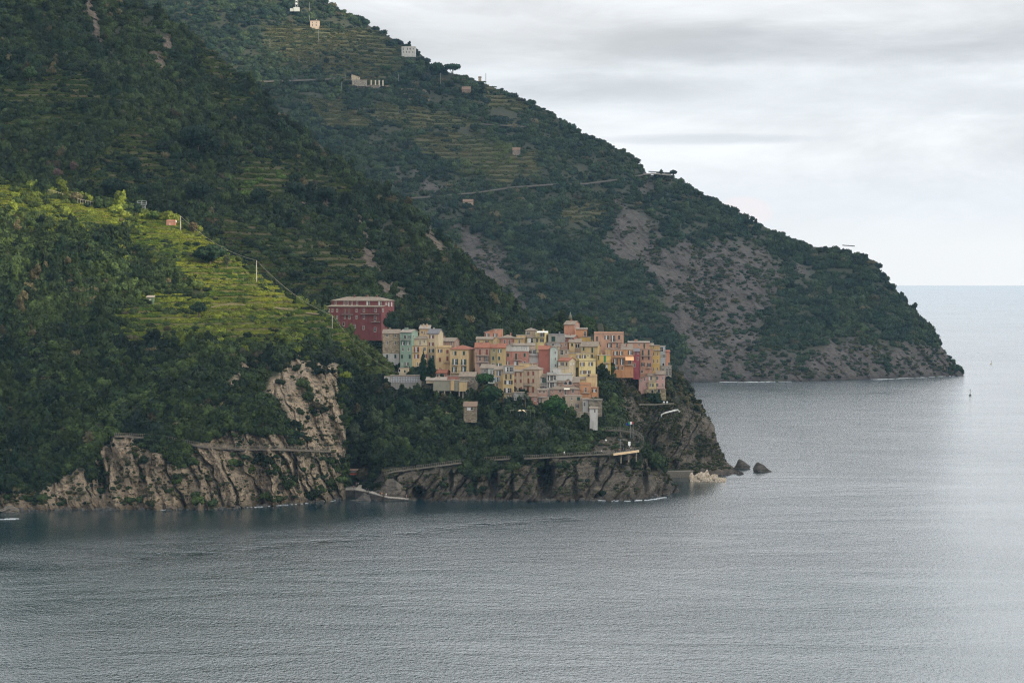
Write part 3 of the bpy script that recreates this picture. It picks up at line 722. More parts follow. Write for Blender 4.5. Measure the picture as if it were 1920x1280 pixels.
    ro = r.build('roof', [roofmat(rcol), plaster(PAL[col]) if not wallmat else wallmat], root)
    rr = random.Random(int(px0*7+pyt*3))
    for c in range(chim+(rr.random() < .6) if roof in 'GHPF' and W > 4 and dp > 6 else chim):
        cx = W*rr.uniform(.2, .8); cy = D_*rr.uniform(.35, .6); zc = z1+(hr*.8 if roof in 'GHSP' else 0)
        m = MB(); m.box(cx-.3, cx+.3, cy-.3, cy+.3, zc-.3, zc+1.1); m.box(cx-.42, cx+.42, cy-.42, cy+.42, zc+1.103, zc+1.25, 1)
        m.v = [tuple(Mr @ Vector(p)) for p in m.v]; m.build('chimney', [mats[0], roofmat(rcol)], ro)
    # windows: groups "kind shutter w h x,y x,y ..." separated by ;
    for g in [g for g in wins.split(';') if g.strip()]:
        t = g.split(); kind, sc, ww, hh = t[0], t[1], float(t[2]), float(t[3])
        for pt in t[4:]:
            cx, cy = map(float, pt.split(','))
            px, py = vc(v, cx, cy); z = zat(py, Y0); hm = hh/VIEWS[v][2]/s; wm = ww/VIEWS[v][2]/s
            onside = (px > px1 and theta > .1) or (px < px0 and theta < -.1)
            if onside:
                if theta > 0: loc = Vector((W+.01, (px-px1)/max(.5, side)*D_, z)); rz = math.pi/2; wm = wm/max(.3, sth)
                else: loc = Vector((-.01, (px-px0)/min(-.5, side)*D_, z)); rz = -math.pi/2; wm = wm/max(.3, -sth)
                wm = min(wm, 1.6)
            else: loc = Vector(((px-px0)/(px1-px0)*W, -.01, z)); rz = 0
            L = Mr @ loc
            put_window(root, kind, sc, wm, hm, L, rz-theta)
    for (by, bx0, bx1) in balc:
        a, py = vc(v, bx0, by); b2, _ = vc(v, bx1, by); z = zat(py, Y0)
        X0, X1 = (a-px0)/(px1-px0)*W, (b2-px0)/(px1-px0)*W
        m = MB(); m.box(X0, X1, -1.0, -.003, z-.16, z); m.v = [tuple(Mr @ Vector(p)) for p in m.v]
        bo = m.build('balcony', SLAB, root)
        m = railing_mb(X0+.05, X1-.05, .95, z); m.v = [tuple(Mr @ Vector(p)) for p in m.v]; m.build('railing', RAIL, bo)
    return Mr, W, D_, z0, z1

HOUSES = []
def house(label, v, blocks, pyb, name='house', cat='house', dY=0.0, group=None):
    """blocks: list of dicts; pyb: photo row where the house really meets the ground"""
    b0 = blocks[0]
    px, _ = vc(v, (b0['x0']+b0['x1'])/2, 0)
    Y0 = Yv(px, pyb)+dY
    root_loc = P(px, pyb, Y0)
    root = empty(name, root_loc, label=label, cat=cat, group=group)
    for b in blocks:
        b = dict(b); dy = b.pop('dY', 0)
        block(root, root_loc, v, b.pop('x0'), b.pop('x1'), b.pop('xs', None), b.pop('yt'), b.pop('yb'), b.pop('col'), Y0+dy, **b)
    HOUSES.append(root); return root
def bl(x0, x1, xs, yt, yb, col, **k): return dict(x0=x0, x1=x1, xs=xs, yt=yt, yb=yb, col=col, **k)

house('large dark red house with a two-step roofline above the village', 1, [
  bl(75, 850, 925, 262, 640, 'red', roof='P', ry=238, depth=7, wins='d - 22 42 110,310 158,310 225,310 500,312 225,405 335,405 500,405; c t 24 50 335,318 395,318; d - 30 48 605,308 770,308 605,405; d - 34 60 762,420 762,575; d - 30 45 400,408 475,530 600,550; a - 30 45 320,500; d - 20 40 868,305', balc=[(366,300,455),(360,565,820),(465,715,830)]),
  bl(140, 888, 1018, 180, 300, 'red', roof='H', ry=122, dY=5, depth=11, chim=2, wins='d - 22 45 200,208 325,208 372,208 432,208 508,208; x - 55 60 660,212 830,212; x - 26 55 915,225 950,225 985,225')], 618, dY=25)
house('tall beige stone house with a slab roof, leftmost of the village front', 1, [bl(866, 1098, 1112, 628, 905, 'beige', roof='G', ry=575, wallmat=stonemat((.36,.29,.2)), wins='d - 26 38 928,655 1045,655; d - 22 42 932,757 1045,757'),
  bl(868, 1096, 1110, 905, 1000, 'white', roof='F', depth=9.2, dY=-.3, extra=4, wins='c g 28 45 930,945 1043,945')], 688)
house('narrow sage green house beside the beige stone one', 1, [bl(1108, 1268, 1350, 614, 1100, 'green', roof='G', ry=576, rcol='pale', chim=1, wins='x - 42 42 1178,675; o g 30 34 1238,675; d - 20 20 1290,668; o g 50 44 1148,765 1225,765; d - 28 42 1148,847 1226,847; c g 30 50 1135,948 1243,948; d - 16 28 1135,1053; o k 50 44 1200,1048', balc=[(715,1112,1262)])], 696)
house('low cream annexe with arched windows under the green house', 1, [bl(1095, 1225, None, 1108, 1175, 'cream', roof='F', rcol='pale', depth=6, wins='a - 24 36 1100,1140 1175,1150')], 702, dY=-6)
house('yellow house with a flat upper terrace beside the green one', 1, [bl(1275, 1480, None, 802, 1120, 'yellow', roof='F', wins='o r 62 72 1338,850; d - 40 46 1448,845; o r 64 52 1340,945 1445,940; d - 18 45 1350,1050', balc=[(885,1290,1375)]),
  bl(1278, 1480, None, 705, 802, 'cream', roof='P', ry=672, dY=2.5, depth=6, wins='d - 20 62 1385,757; d - 22 34 1443,738', extra=1)], 695)
house('small orange house with a pale roof behind the yellow terrace', 1, [bl(1375, 1520, None, 566, 690, 'orange', roof='P', ry=520, rcol='pale', chim=1, wins='d - 30 30 1413,610; d - 15 44 1445,622')], 660)
house('tall cream tower house with a grey gable roof', 1, [bl(1484, 1640, 1702, 632, 1000, 'cream', roof='G', ry=570, rcol='grey', wins='o b 64 46 1548,673 1545,775; o g 64 46 1545,866; o g 60 50 1548,955')], 690)
house('small pale pink house with a slab roof left of the gap', 1, [bl(1640, 1862, 1925, 738, 830, 'dustpink', roof='G', ry=692, wins='d - 30 58 1692,780; d - 25 52 1825,765; d - 20 40 1893,765')], 672)
house('yellow house with brown shutters under the pale pink one', 1, [bl(1600, 1808, None, 826, 1120, 'yellow', roof='T', depth=8, wins='o k 56 42 1665,868; c b 30 46 1765,878; c b 30 48 1662,990; c b 30 62 1765,972', balc=[(1030,1710,1800)])], 697)
house('low pink house with a terracotta roof behind the cypress', 4, [bl(940, 1090, 1150, 155, 245, 'rose', roof='G', ry=108, rcol='terra', wins='d - 50 30 975,185 1045,182')], 710)
house('broad yellow house with a hipped terracotta roof and tall green shutters', 2, [bl(35, 335, 440, 655, 1075, 'yellow', roof='H', ry=583, rcol='terra', depth=10, wins='d - 16 50 72,710; c g 36 62 122,715 260,713; o g 90 92 118,855; o g 80 92 258,858; o g 76 84 105,982 258,975', balc=[(908,70,172),(908,208,300),(1040,50,330)])], 710)
house('small bright pink house at the top left of the main cluster', 2, [bl(598, 742, None, 372, 465, 'salmon', roof='L', ry=330, wins='o k 60 54 643,418', depth=7), bl(742, 890, None, 328, 465, 'salmon', roof='F', dY=-.4, depth=7, wins='o k 60 54 775,418; d - 16 16 783,345')], 660)
house('low yellow house with a slab roof under the bright pink one', 2, [bl(462, 735, None, 488, 560, 'mustard', roof='G', ry=452, wins='d - 40 36 500,530; o k 50 36 635,525'), bl(735, 858, None, 500, 565, 'yellow', roof='S', ry=452, dY=-.5, wins='d - 16 26 758,535')], 672)
house('dusty pink house with a terracotta roof and two long balconies', 2, [bl(440, 675, None, 625, 1020, 'dustpink', roof='G', ry=548, rcol='terra', wins='c b 36 90 522,697 635,697; d - 36 70 522,805; o k 60 80 630,808; d - 36 46 522,905; d - 22 26 650,885', balc=[(748,450,670),(860,460,670)])], 712)
house('mustard house with a terracotta roof beside the two-balcony house', 2, [bl(690, 800, None, 628, 925, 'olive', roof='G', ry=575, rcol='terra', wins='d g 28 54 752,668; c g 30 54 738,795; d - 56 22 740,885', depth=8), bl(800, 942, None, 628, 925, 'mustard', roof='G', ry=562, rcol='terra', dY=-.5, wins='o g 52 56 845,677; c g 30 54 835,797; o g 74 46 835,900')], 708)
house('rose house with a slab roof and two white-framed windows', 2, [bl(862, 1075, None, 468, 600, 'rose', roof='H', ry=412, wins='d g 32 70 925,532 1007,532')], 676)
house('yellow house with one tall window next to the rose house', 2, [bl(1080, 1225, None, 476, 600, 'mustard', roof='P', ry=455, wins='d - 34 62 1165,525'), bl(1115, 1265, None, 425, 560, 'yellow', roof='F', dY=5)], 677)
house('cream house with a slab roof at the upper centre', 2, [bl(1265, 1440, None, 347, 470, 'tan', roof='H', ry=300, wins='d - 15 40 1277,388; o k 44 42 1315,388; d - 20 22 1415,388')], 664)
house('yellow house with a white awning and flower balcony', 2, [bl(1425, 1582, 1640, 368, 600, 'lemon', roof='F', rcol='pale', wins='d - 30 70 1520,412; d - 28 70 1556,412; o k 62 56 1440,505; o k 56 52 1535,505', balc=[(445,1425,1580)]), bl(1282, 1425, None, 458, 560, 'olive', roof='P', ry=445, dY=-1.5, wins='x - 110 70 1345,505')], 670)
house('long grey house with a big green shutter below the pink tower', 2, [bl(1636, 1905, None, 408, 540, 'grey', roof='F', rcol='grey', wins='c g 68 80 1720,482'), bl(1590, 1830, None, 545, 600, 'grey', roof='F', dY=-3, wins='d - 40 34 1610,575 1715,575')], 667)
house('salmon pink house with a white penthouse and flower terrace', 2, [bl(940, 1318, None, 688, 925, 'rose', roof='F', rcol='pale', wins='c g 32 60 980,742 1252,742; c g 34 100 1112,765; o g 36 50 980,870; x - 80 62 1110,877; d - 20 26 1220,858; a - 25 34 1255,862', balc=[(825,1070,1205)]),
  bl(1035, 1325, None, 590, 690, 'white', roof='P', ry=560, dY=3, depth=6, wins='x - 26 50 1120,635 1200,635 1235,635 1270,635; d - 26 18 1060,604'), bl(938, 1034, None, 600, 690, 'white', roof='L', ry=570, dY=3.5, depth=6)], 706)
house('white house with a glazed bay and round grey terrace', 2, [bl(1325, 1476, None, 755, 900, 'white', roof='T', depth=8, wins='', balc=[(752,1310,1474)]), bl(1375, 1450, None, 655, 755, 'white', roof='F', dY=1, depth=5, wins='x - 54 78 1413,700'), bl(1345, 1420, None, 585, 640, 'pale', roof='G', ry=562, rcol='pale', dY=4, depth=5)], 703)
house('windowless brick red house with a mint green gable side', 2, [bl(1478, 1662, None, 657, 940, 'brick', roof='G', ry=596, rcol='terra', depth=9, theta=.05), bl(1663, 1785, None, 640, 960, 'mint', roof='S', ry=610, dY=-.6, depth=8, wins='d - 24 40 1752,705 1755,808 1755,915')], 706)
house('beige house with dark openings between mint gable and roof terrace', 3, [bl(58, 212, None, 612, 740, 'tan', roof='F', wins='d - 50 74 107,645; d - 28 54 172,635'), bl(0, 70, None, 560, 700, 'cream', roof='G', ry=545, dY=3)], 683)
house('brownish pink low house behind the beige one', 3, [bl(60, 195, None, 500, 600, 'dustpink', roof='F', wins='d - 24 40 105,545 165,530'), ], 670)
house('tall salmon tower house at the top of the village', 3, [bl(142, 298, 380, 228, 390, 'salmon', roof='G', ry=176, depth=10, wins='d - 14 46 312,250 335,250 358,250')], 645, dY=5)
house('small terracotta coloured house attached right of the tower', 3, [bl(318, 486, None, 300, 415, 'terra', roof='P', ry=283, depth=6, wins='d - 32 70 455,365', balc=[(400,430,484)])], 648)
house('low yellow house at the foot of the terracotta coloured one', 3, [bl(375, 538, None, 420, 490, 'gold', roof='F', depth=8)], 652)
house('little pink house with a pale slab roof under the tower', 3, [bl(115, 285, 358, 422, 500, 'rose', roof='G', ry=388, rcol='pale', wins='d - 26 32 148,447 245,450', depth=7)], 655)
house('yellow house with a hipped slab roof and arched loggia', 3, [bl(215, 305, None, 495, 650, 'yellow', roof='P', ry=460, wins='c g 30 36 263,530'), bl(306, 395, None, 500, 650, 'tan', roof='P', ry=445, dY=.6, wins='a - 26 56 325,545 358,545')], 672)
house('beige house with green shutters and broad slab roof', 3, [bl(395, 645, 690, 555, 760, 'mustard', roof='G', ry=488, depth=9, chim=1, wins='c g 26 46 435,592; c g 28 76 565,610; c g 26 46 563,697')], 683)
house('bright yellow house with a long balcony under brown shutters', 3, [bl(368, 615, 322, 770, 1010, 'lemon', roof='T', depth=9, wins='o t 62 56 418,820 543,818; o t 62 52 420,940; o t 76 48 500,940'),
  bl(320, 522, None, 662, 770, 'lemon', roof='F', dY=2, depth=6, wins='o t 60 50 360,705 440,705; d - 20 26 500,690', balc=[(768,330,620)]), bl(218, 320, None, 660, 770, 'mustard', roof='F', rcol='grey', dY=2.5, depth=6)], 703)
house('cream house with a terracotta gable roof left of the bright yellow one', 5, [bl(1012, 1172, 1282, 54, 300, 'cream', roof='G', ry=8, rcol='terra', depth=9, wins='c w 22 44 1030,100; o k 44 46 1078,100; c k 28 46 1140,100; d - 18 34 1093,205; c w 22 44 1200,98; c w 18 36 1247,100')], 712)
house('large peach pink house with a planted roof terrace', 3, [bl(592, 1035, None, 370, 610, 'pink', roof='T', depth=10, chim=0, wins='c k 22 70 635,440; o k 64 56 783,420; o k 62 88 875,435; c k 32 56 967,420; o k 66 60 822,540; d - 32 60 937,540', balc=[(487,800,1000)])], 668)
house('yellow house with a bright green door', 3, [bl(640, 840, 848, 690, 895, 'gold', roof='F', rcol='pale', depth=8, wins='c g 20 62 658,725; c B 30 92 752,742; d - 20 30 655,850; c w 32 62 778,860', balc=[(800,695,825)])], 692)
house('orange house with a peach awning over its balcony', 3, [bl(850, 1180, None, 605, 925, 'terra', roof='F', rcol='pale', depth=9, wins='o k 62 58 915,655; o k 52 58 998,655; o k 66 58 1135,648; o k 64 90 912,785 1012,785; d - 50 60 1125,790; o k 60 50 928,875; d - 26 56 1012,880', balc=[(715,880,1055),(832,1055,1182)]),
  bl(1000, 1170, None, 600, 606, 'brick', roof='P', ry=528, dY=2, depth=7, chim=1), bl(760, 852, None, 600, 800, 'orange', roof='F', dY=.8, depth=7)], 694, dY=-2)
house('narrow crimson house with white-framed windows', 3, [bl(1176, 1275, None, 632, 950, 'crimson', roof='P', ry=590, rcol='grey', depth=9, wins='d - 22 40 1190,655; d - 20 34 1250,655; d - 24 52 1247,735; d - 28 48 1198,832')], 696)
house('tall pink house with green shutters near the cliff end', 3, [bl(1285, 1465, None, 600, 955, 'pink', roof='F', rcol='slate', depth=9, wins='c g 24 76 1322,648 1412,645; c k 24 46 1322,730 1412,730; o k 48 50 1325,825; o k 52 54 1415,830; d - 34 46 1310,930', balc=[(692,1290,1460),(880,1372,1450)]),
  bl(1102, 1420, None, 500, 640, 'pink', roof='P', ry=482, rcol='pale', dY=3, depth=7, chim=1, wins='d - 22 34 1267,530; c g 22 72 1343,548'), bl(1380, 1480, None, 545, 610, 'ochre', roof='P', ry=512, dY=3.5, depth=6, wins='d - 18 30 1410,545')], 699)
house('narrow yellow house between the tall pink and blue-grey ones', 3, [bl(1466, 1580, None, 622, 930, 'gold', roof='P', ry=585, depth=8, wins='d - 18 50 1487,665 1547,665 1487,775 1547,775; d - 18 40 1485,895 1540,890'), bl(1490, 1578, None, 545, 622, 'ochre', roof='F', rcol='slate', dY=3)], 697)
house('narrow blue-grey house near the seaward end', 3, [bl(1580, 1660, None, 555, 850, 'blue', roof='F', rcol='pale', depth=7, wins='x - 50 62 1605,600; d - 15 46 1597,700; o k 30 48 1638,700; a - 32 46 1630,825')], 697)
house('salmon house at the seaward end above white pillars', 3, [bl(1660, 1727, None, 640, 850, 'salmon', roof='P', ry=615, rcol='terra', depth=8, wins='d - 16 44 1662,700; a - 24 44 1715,815'),
  bl(1598, 1752, None, 850, 1000, 'grey', roof='F', rcol='pale', dY=-2, depth=8, wins='d - 26 110 1625,935; d - 24 110 1685,935; d - 24 110 1730,935')], 699)
house('pink cliffside house with a cream middle and slab roofs', 3, [bl(1522, 1655, None, 975, 1185, 'blush', roof='G', ry=925, depth=9, wins='d k 42 46 1540,1028; d - 18 46 1623,1028; d k 42 46 1540,1130; d - 18 46 1623,1130', extra=1),
  bl(1262, 1412, None, 1040, 1210, 'blush', roof='L', ry=995, depth=8, wins='d - 17 46 1295,1070; d - 19 46 1350,1045; d - 19 44 1375,1130'), bl(1400, 1522, None, 1000, 1100, 'cream', roof='P', ry=962, dY=.5, depth=7, wins='x - 66 56 1430,1030', balc=[(1088,1370,1520)], extra=1),
  bl(1408, 1521, None, 1098, 1196, 'lemon', roof='F', dY=-.9, depth=8, wins='o k 56 46 1455,1135', extra=.5), bl(1360, 1670, None, 1198, 1262, 'stone', roof='F', dY=-1.2, wallmat=stonemat((.3,.25,.16)), depth=9, wins='a - 34 50 1465,1230; a - 40 50 1563,1222', balc=[(1175,1525,1655)])], 738, dY=6)
# lower rows
house('small sage house with a slab roof above the round pine', 2, [bl(655, 760, None, 962, 1100, 'mint', roof='P', ry=905, wins='o k 55 80 728,1030'), bl(535, 655, None, 962, 1060, 'grey', roof='P', ry=900, dY=1.5, wins='d - 36 30 600,1000')], 735)
house('slim orange-yellow house with pale blue shutters', 5, [bl(60, 180, None, 188, 470, 'yellow', roof='P', ry=138, depth=8, wins='o u 60 74 122,235; o l 64 66 97,328; d - 30 34 95,412', balc=[(375,68,130)]), ], 757)
house('tall narrow yellow house with a glazed roof veranda', 5, [bl(180, 342, None, 245, 705, 'mustard', roof='F', depth=9, wins='c k 28 74 232,287 300,287; o k 120 56 268,372; o k 108 72 255,495; d - 24 38 245,580 285,575 325,578', balc=[(525,205,330)]),
  bl(190, 350, None, 128, 236, 'grey', roof='F', rcol='pale', dY=1.2, depth=6, wins='x - 60 66 240,180; x - 50 66 310,180', balc=[(236,185,345)], extra=.5)], 762)
house('large pale beige apartment house with brick-brown closed shutters', 5, [bl(492, 728, 790, 182, 530, 'tan', roof='H', ry=118, depth=9, wins='c b 30 58 566,238 640,238; c b 30 76 567,352; c b 32 58 640,350; c b 34 84 562,480; c b 32 84 638,482', balc=[(415,500,622)], extra=4),
  bl(345, 490, None, 215, 530, 'tan', roof='P', ry=185, dY=.6, depth=9, wins='c b 26 56 373,252 452,252; c b 26 52 370,350 452,350; c b 28 54 368,463; c b 28 76 460,478', extra=4)], 742)
house('yellow rooftop house just above the beige apartments', 5, [bl(355, 490, None, 125, 205, 'orange', roof='F', rcol='pale', depth=6), bl(425, 600, None, 92, 190, 'yellow', roof='F', dY=2.5, depth=6), bl(598, 700, None, 96, 150, 'tan', roof='F', rcol='terra', dY=3.5, depth=6)], 724)
house('grey stone ground house under the beige apartments', 5, [bl(345, 500, None, 528, 710, 'stone', roof='F', wallmat=stonemat((.24,.24,.22)), depth=6, wins='d u 28 46 370,615; d - 46 50 428,612; c w 22 52 412,662')], 764)
house('narrow dark teal-shaded house in the gap beside the apartments', 5, [bl(735, 838, None, 300, 520, 'grey', roof='P', ry=255, depth=6, wins='o g 60 74 765,340; c g 24 60 815,345; d - 30 36 790,430', balc=[(425,738,835)])], 745, dY=5)
house('low brick pink house with a brown roof above the garden', 5, [bl(540, 695, None, 590, 765, 'rose', roof='P', ry=545, rcol='brown', depth=7, wins='c g 26 50 562,630; d - 22 52 665,625; o k 74 40 630,732')], 768)
house('small pale house with a white roof terrace beside the round pine', 5, [bl(695, 872, None, 595, 700, 'beige', roof='F', rcol='pale', depth=6, wins='d - 26 70 705,645; o k 40 70 745,645', balc=[(590,698,835)]), bl(700, 850, None, 492, 600, 'dustpink', roof='P', ry=472, rcol='slate', dY=3, depth=5, wins='d - 30 40 738,512 800,515')], 763)
house('white and grey house stacked with dark balconies', 5, [bl(840, 992, None, 262, 480, 'white', roof='T', depth=8, wins='o k 66 80 895,305; d - 36 66 962,305; o k 60 74 890,412; d - 30 66 940,410', balc=[(362,842,985),(262,842,985)])], 740)
house('long white house with a thin red cornice line', 5, [bl(995, 1226, None, 268, 370, 'white', roof='T', depth=8, wins=''), bl(916, 1060, None, 165, 262, 'white', roof='F', rcol='pale', dY=4, depth=5, wins='d - 18 36 930,215'), bl(1060, 1176, None, 165, 262, 'cream', roof='F', rcol='pale', dY=4.4, depth=5)], 738)
house('rose villa with a twin arched window under its gable', 5, [bl(892, 1335, None, 478, 580, 'dustpink', roof='H', ry=405, depth=9, wins='d - 18 46 927,505; d - 36 42 1040,500; d - 34 74 1123,520; d - 36 50 1232,500', extra=1.0),
  bl(1060, 1262, None, 412, 470, 'dustpink', roof='S', ry=330, dY=2.5, depth=6, wins='a - 50 40 1125,385; a - 56 56 1192,380', extra=0), bl(1005, 1330, None, 375, 470, 'dustpink', roof='P', ry=335, dY=5, depth=5)], 745, dY=-2)
house('yellow walled house with a rounded terrace under the bright yellow one', 5, [bl(1240, 1432, None, 330, 440, 'yellow', roof='P', ry=296, depth=7), bl(1432, 1597, None, 288, 450, 'yellow', roof='T', dY=-.6, depth=7, wins='c k 30 34 1470,268')], 733)
house('terracotta coloured house with a small grey canopy', 5, [bl(1337, 1505, None, 418, 575, 'terra', roof='T', depth=7, wins='x - 36 64 1425,485', balc=[(530,1375,1490)])], 745)
house('small orange house with pale curtains at the right edge of the lower rows', 5, [bl(1512, 1615, None, 458, 575, 'terra', roof='F', rcol='terra', depth=7, wins='o k 66 46 1560,495')], 744)
house('tall beige house wall under the rose villa, right of the round pine', 5, [bl(1120, 1368, None, 578, 830, 'beige', roof='F', rcol='pale', depth=6, wins='d g 24 46 1218,613; c g 50 48 1318,617; d - 18 50 1215,712; o k 40 60 1297,725', extra=1)], 772)
house('slim white tower with one window beside the beige wall', 5, [bl(1378, 1466, None, 622, 818, 'white', roof='F', rcol='pale', depth=5, wins='d - 30 56 1407,700', balc=[(622,1370,1470)])], 772, dY=-5)
house('white windowed tower standing lowest, in front of the stone bastion', 5, [bl(1484, 1603, None, 765, 985, 'white', roof='P', ry=745, rcol='slate', depth=4.5, wins='d - 26 52 1562,800')], 788, dY=-8)
house('square stone bastion with a railed terrace on top', 5, [bl(1478, 1672, None, 640, 990, 'stone', roof='F', rcol='pale', wallmat=stonemat((.23,.2,.155)), depth=8, balc=[(628,1478,1668)])], 780, dY=-3, name='bastion', cat='bastion')
house('arched stone retaining wall beneath the beige house', 5, [bl(1150, 1480, None, 828, 930, 'stone', roof='F', rcol='pale', wallmat=stonemat((.33,.28,.2)), depth=3, wins='a - 110 70 1400,888')], 780, dY=-5, name='retaining_wall', cat='wall')
# left foot of the village
house('grey-green modern building raised on concrete pillars', 4, [bl(895, 1160, None, 272, 420, 'modern', roof='F', rcol='slate', depth=8, extra=0, over=1), bl(1160, 1210, None, 262, 415, 'orange', roof='F', rcol='pale', depth=8, extra=0, dY=-.5), bl(1210, 1286, None, 268, 425, 'modern', roof='F', depth=8, extra=0),
   bl(1288, 1398, None, 288, 428, 'yellow', roof='F', rcol='pale', depth=7, extra=0, dY=-.8), bl(790, 1092, None, 262, 275, 'tan', roof='P', ry=222, rcol='pale', dY=2, depth=7, extra=1),
   bl(905, 1400, None, 425, 560, 'stone', roof='F', dY=4.5, depth=3, wallmat=stonemat((.14,.12,.1)), extra=2)], 751, name='pillared_building', cat='building')
house('pink flat-roofed building behind the pillared one', 4, [bl(1108, 1285, None, 200, 270, 'rose', roof='F', rcol='pale', depth=6)], 722)
house('grey stone house with a broad slab gable roof left of the spreading pine', 4, [bl(1284, 1520, 1575, 208, 500, 'stone', roof='G', ry=143, depth=9, wallmat=stonemat((.24,.21,.17)))], 742)
house('tiny stone hut with a brown roof in the trees below the pillared building', 4, [bl(1355, 1550, None, 655, 790, 'stone', roof='P', ry=592, rcol='brown', depth=5, wallmat=stonemat((.22,.18,.13)), wins='x - 110 44 1452,685')], 779, dY=-12, name='hut', cat='hut')
nb = house('long low white building with a grey gridded front', 4, [bl(162, 256, None, 208, 295, 'white', roof='F', rcol='slate', depth=5), bl(256, 712, None, 200, 298, 'grey', roof='P', ry=190, rcol='slate', depth=5, dY=.1)], 718, dY=-8, name='gridded_building', cat='building')
def grid_front():
    Y = Yv(754, 718)-8; m = MB()
    x0 = P(vc(4, 262, 0)[0], 0, Y).x; x1 = P(vc(4, 706, 0)[0], 0, Y).x; zt = zat(vc(4, 0, 207)[1], Y); zb = zat(vc(4, 0, 292)[1], Y)
    nx, nz = 18, 4
    for i in range(nx):
        for k in range(nz):
            a = x0+(x1-x0)*i/nx; b = zb+(zt-zb)*k/nz
            m.box(a+.12, a+(x1-x0)/nx-.12, -.08, .3, b+.1, b+(zt-zb)/nz-.1)
    m.v = [(x-nb.location.x, Y+y-nb.location.y, z-nb.location.z) for x, y, z in m.v]
    m.build('niche_panels', simple('niche_stone', (.55, .56, .58), .6, 0, .35), nb)
grid_front()
def pillars():
    root = [h for h in HOUSES if h['category'] == 'building' and 'pillars' in h['label']][0]
    Y = Yv(*[vc(4, 1027, 0)[0], 751])
    for x in (980, 1068, 1158, 1290, 1345, 1388):
        px, pt = vc(4, x, 424); _, pb = vc(4, x, 565); a = P(px, pt, Y+.4); b = P(px, pb, Y+.4)
        m = MB(); m.box(a.x-.25, a.x+.25, Y+.3, Y+.8, b.z-2, a.z); m.v = [tuple(Vector(q)-root.location) for q in m.v]; m.build('pillar', simple('concrete', (.42, .38, .32), .9), root)
pillars()
def awning(v, x0, x1, y0, y1, depth, col, parent_label, pyb, dY=0):
    root = [h for h in HOUSES if h['label'] == parent_label][0]
    px0, pa = vc(v, x0, y0); px1, pb = vc(v, x1, y1); Y = root.location.y-.3
    a, b = P(px0, pa, Y), P(px1, pb, Y-depth)
    m = MB(); q = [(a.x, Y, a.z), (b.x, Y, a.z), (b.x, Y-depth, b.z), (a.x, Y-depth, b.z)]
    m.hull(q, [(x, y, z+.07) for x, y, z in q]); m.v = [tuple(Vector(p)-root.location) for p in m.v]
    m.build('awning', simple('awning_cloth', col, .9, 0, .08), root)
awning(3, 1060, 1188, 712, 765, 1.9, (.72, .42, .22), 'orange house with a peach awning over its balcony', 0)
awning(2, 1450, 1632, 355, 380, 2.0, (.75, .72, .66), 'yellow house with a white awning and flower balcony', 0)
awning(5, 1100, 1186, 462, 482, 1.6, (.7, .66, .55), 'rose villa with a twin arched window under its gable', 0)
# ------------------------------------------------------------------ single trees
def tree(name, label, land, px, py_top, py_bot, wpx, kind='round', col=(.025,.05,.018), cat='tree', group=None, Y=None, leaf=None, density=1.0, trunk=True):
    """crown fitted between two photo rows, standing on the land"""
    if Y is None: g = land.ground(px, py_bot); Y = g.y-2.0
    base = P(px, py_bot, Y); top = zat(py_top, Y); h = top-base.z; w = wpx*Y/F
    rg = np.random.default_rng(int(px*13+py_top))
    root = empty(name, base, label=label, cat=cat, group=group)
    lob = []
    if kind == 'cypress':
        n = 9
        for i in range(n):
            t = i/(n-1); r = w/2*(.75+.35*math.sin(math.pi*min(1, t*1.15+.1)))*(1-.85*max(0, t-.55)/.45*.95)
            lob.append(((rg.normal()*.06*w, rg.normal()*.06*w, h*(.08+.88*t)), (r, r, h/n*1.1)))
    elif kind == 'umbrella':
        for i in range(13):
            a = rg.random()*6.283; r = w*.36*math.sqrt(rg.random()); s = w*(.14+.08*rg.random())
            lob.append(((r*math.cos(a), r*math.sin(a), h*(.72+.1*(1-r/(w*.4)))), (s, s, h*.17)))
    elif kind == 'dome':
        for i in range(20):
            a = rg.random()*6.283; u = rg.random(); r = w*.37*math.sqrt(u); s = w*(.13+.06*rg.random())
            lob.append(((r*math.cos(a), r*math.sin(a), h*(.42+.42*math.sqrt(max(0, 1-(r/(w*.42))**2))*(.55+.45*rg.random()))), (s, s, s*.8)))
        lob.append(((0, 0, h*.5), (w*.3, w*.3, h*.28)))
    else:
        for i in range(16):
            a = rg.random()*6.283; r = w*.33*math.sqrt(rg.random()); s = w*(.13+.1*rg.random())
            z = h*(.25+.6*rg.random()*(1-.5*r/(w*.33)))
            lob.append(((r*math.cos(a), r*math.sin(a), z), (s, s, s*.85)))
        lob.append(((0, 0, h*.45), (w*.27, w*.27, h*.3)))
    zmax = max(l[0][2]+l[1][2] for l in lob); k = h/zmax
    lob = [((c[0], c[1], c[2]*k), (r[0], r[1], r[2]*k)) for c, r in lob]
    ls = leaf or max(.16, min(.5, w*.035))
    V, Fq = leaf_cloud(lob, int(min(9000, max(900, 3.2*w*h/ls**2*.35*density))), ls, rg, core=.8)
    o = bpy.data.objects.new('crown', np_mesh('crown', V, Fq, leaf_plain('crown_leaves', col), False)); COL.objects.link(o); o.parent = root
    if trunk:
        m = MB(); r0 = max(.18, w*.035)
        m.tube([(0, 0, -2.5), (.02*w, 0, h*.25), (-.02*w, .02*w, h*.6)], r0, 7, 0, r0*.55)
        for i in range(4):
            a = rg.random()*6.283; m.tube([(0, 0, h*(.25+.08*i)), (w*.22*math.cos(a), w*.22*math.sin(a), h*(.5+.07*i))], r0*.5, 5, 0, r0*.2)
        m.build('trunk', simple('bark', (.11, .085, .06), .95), root)
    return root
PINE = (.022, .058, .014); OAK = (.016, .034, .016); CYP = (.010, .030, .014)
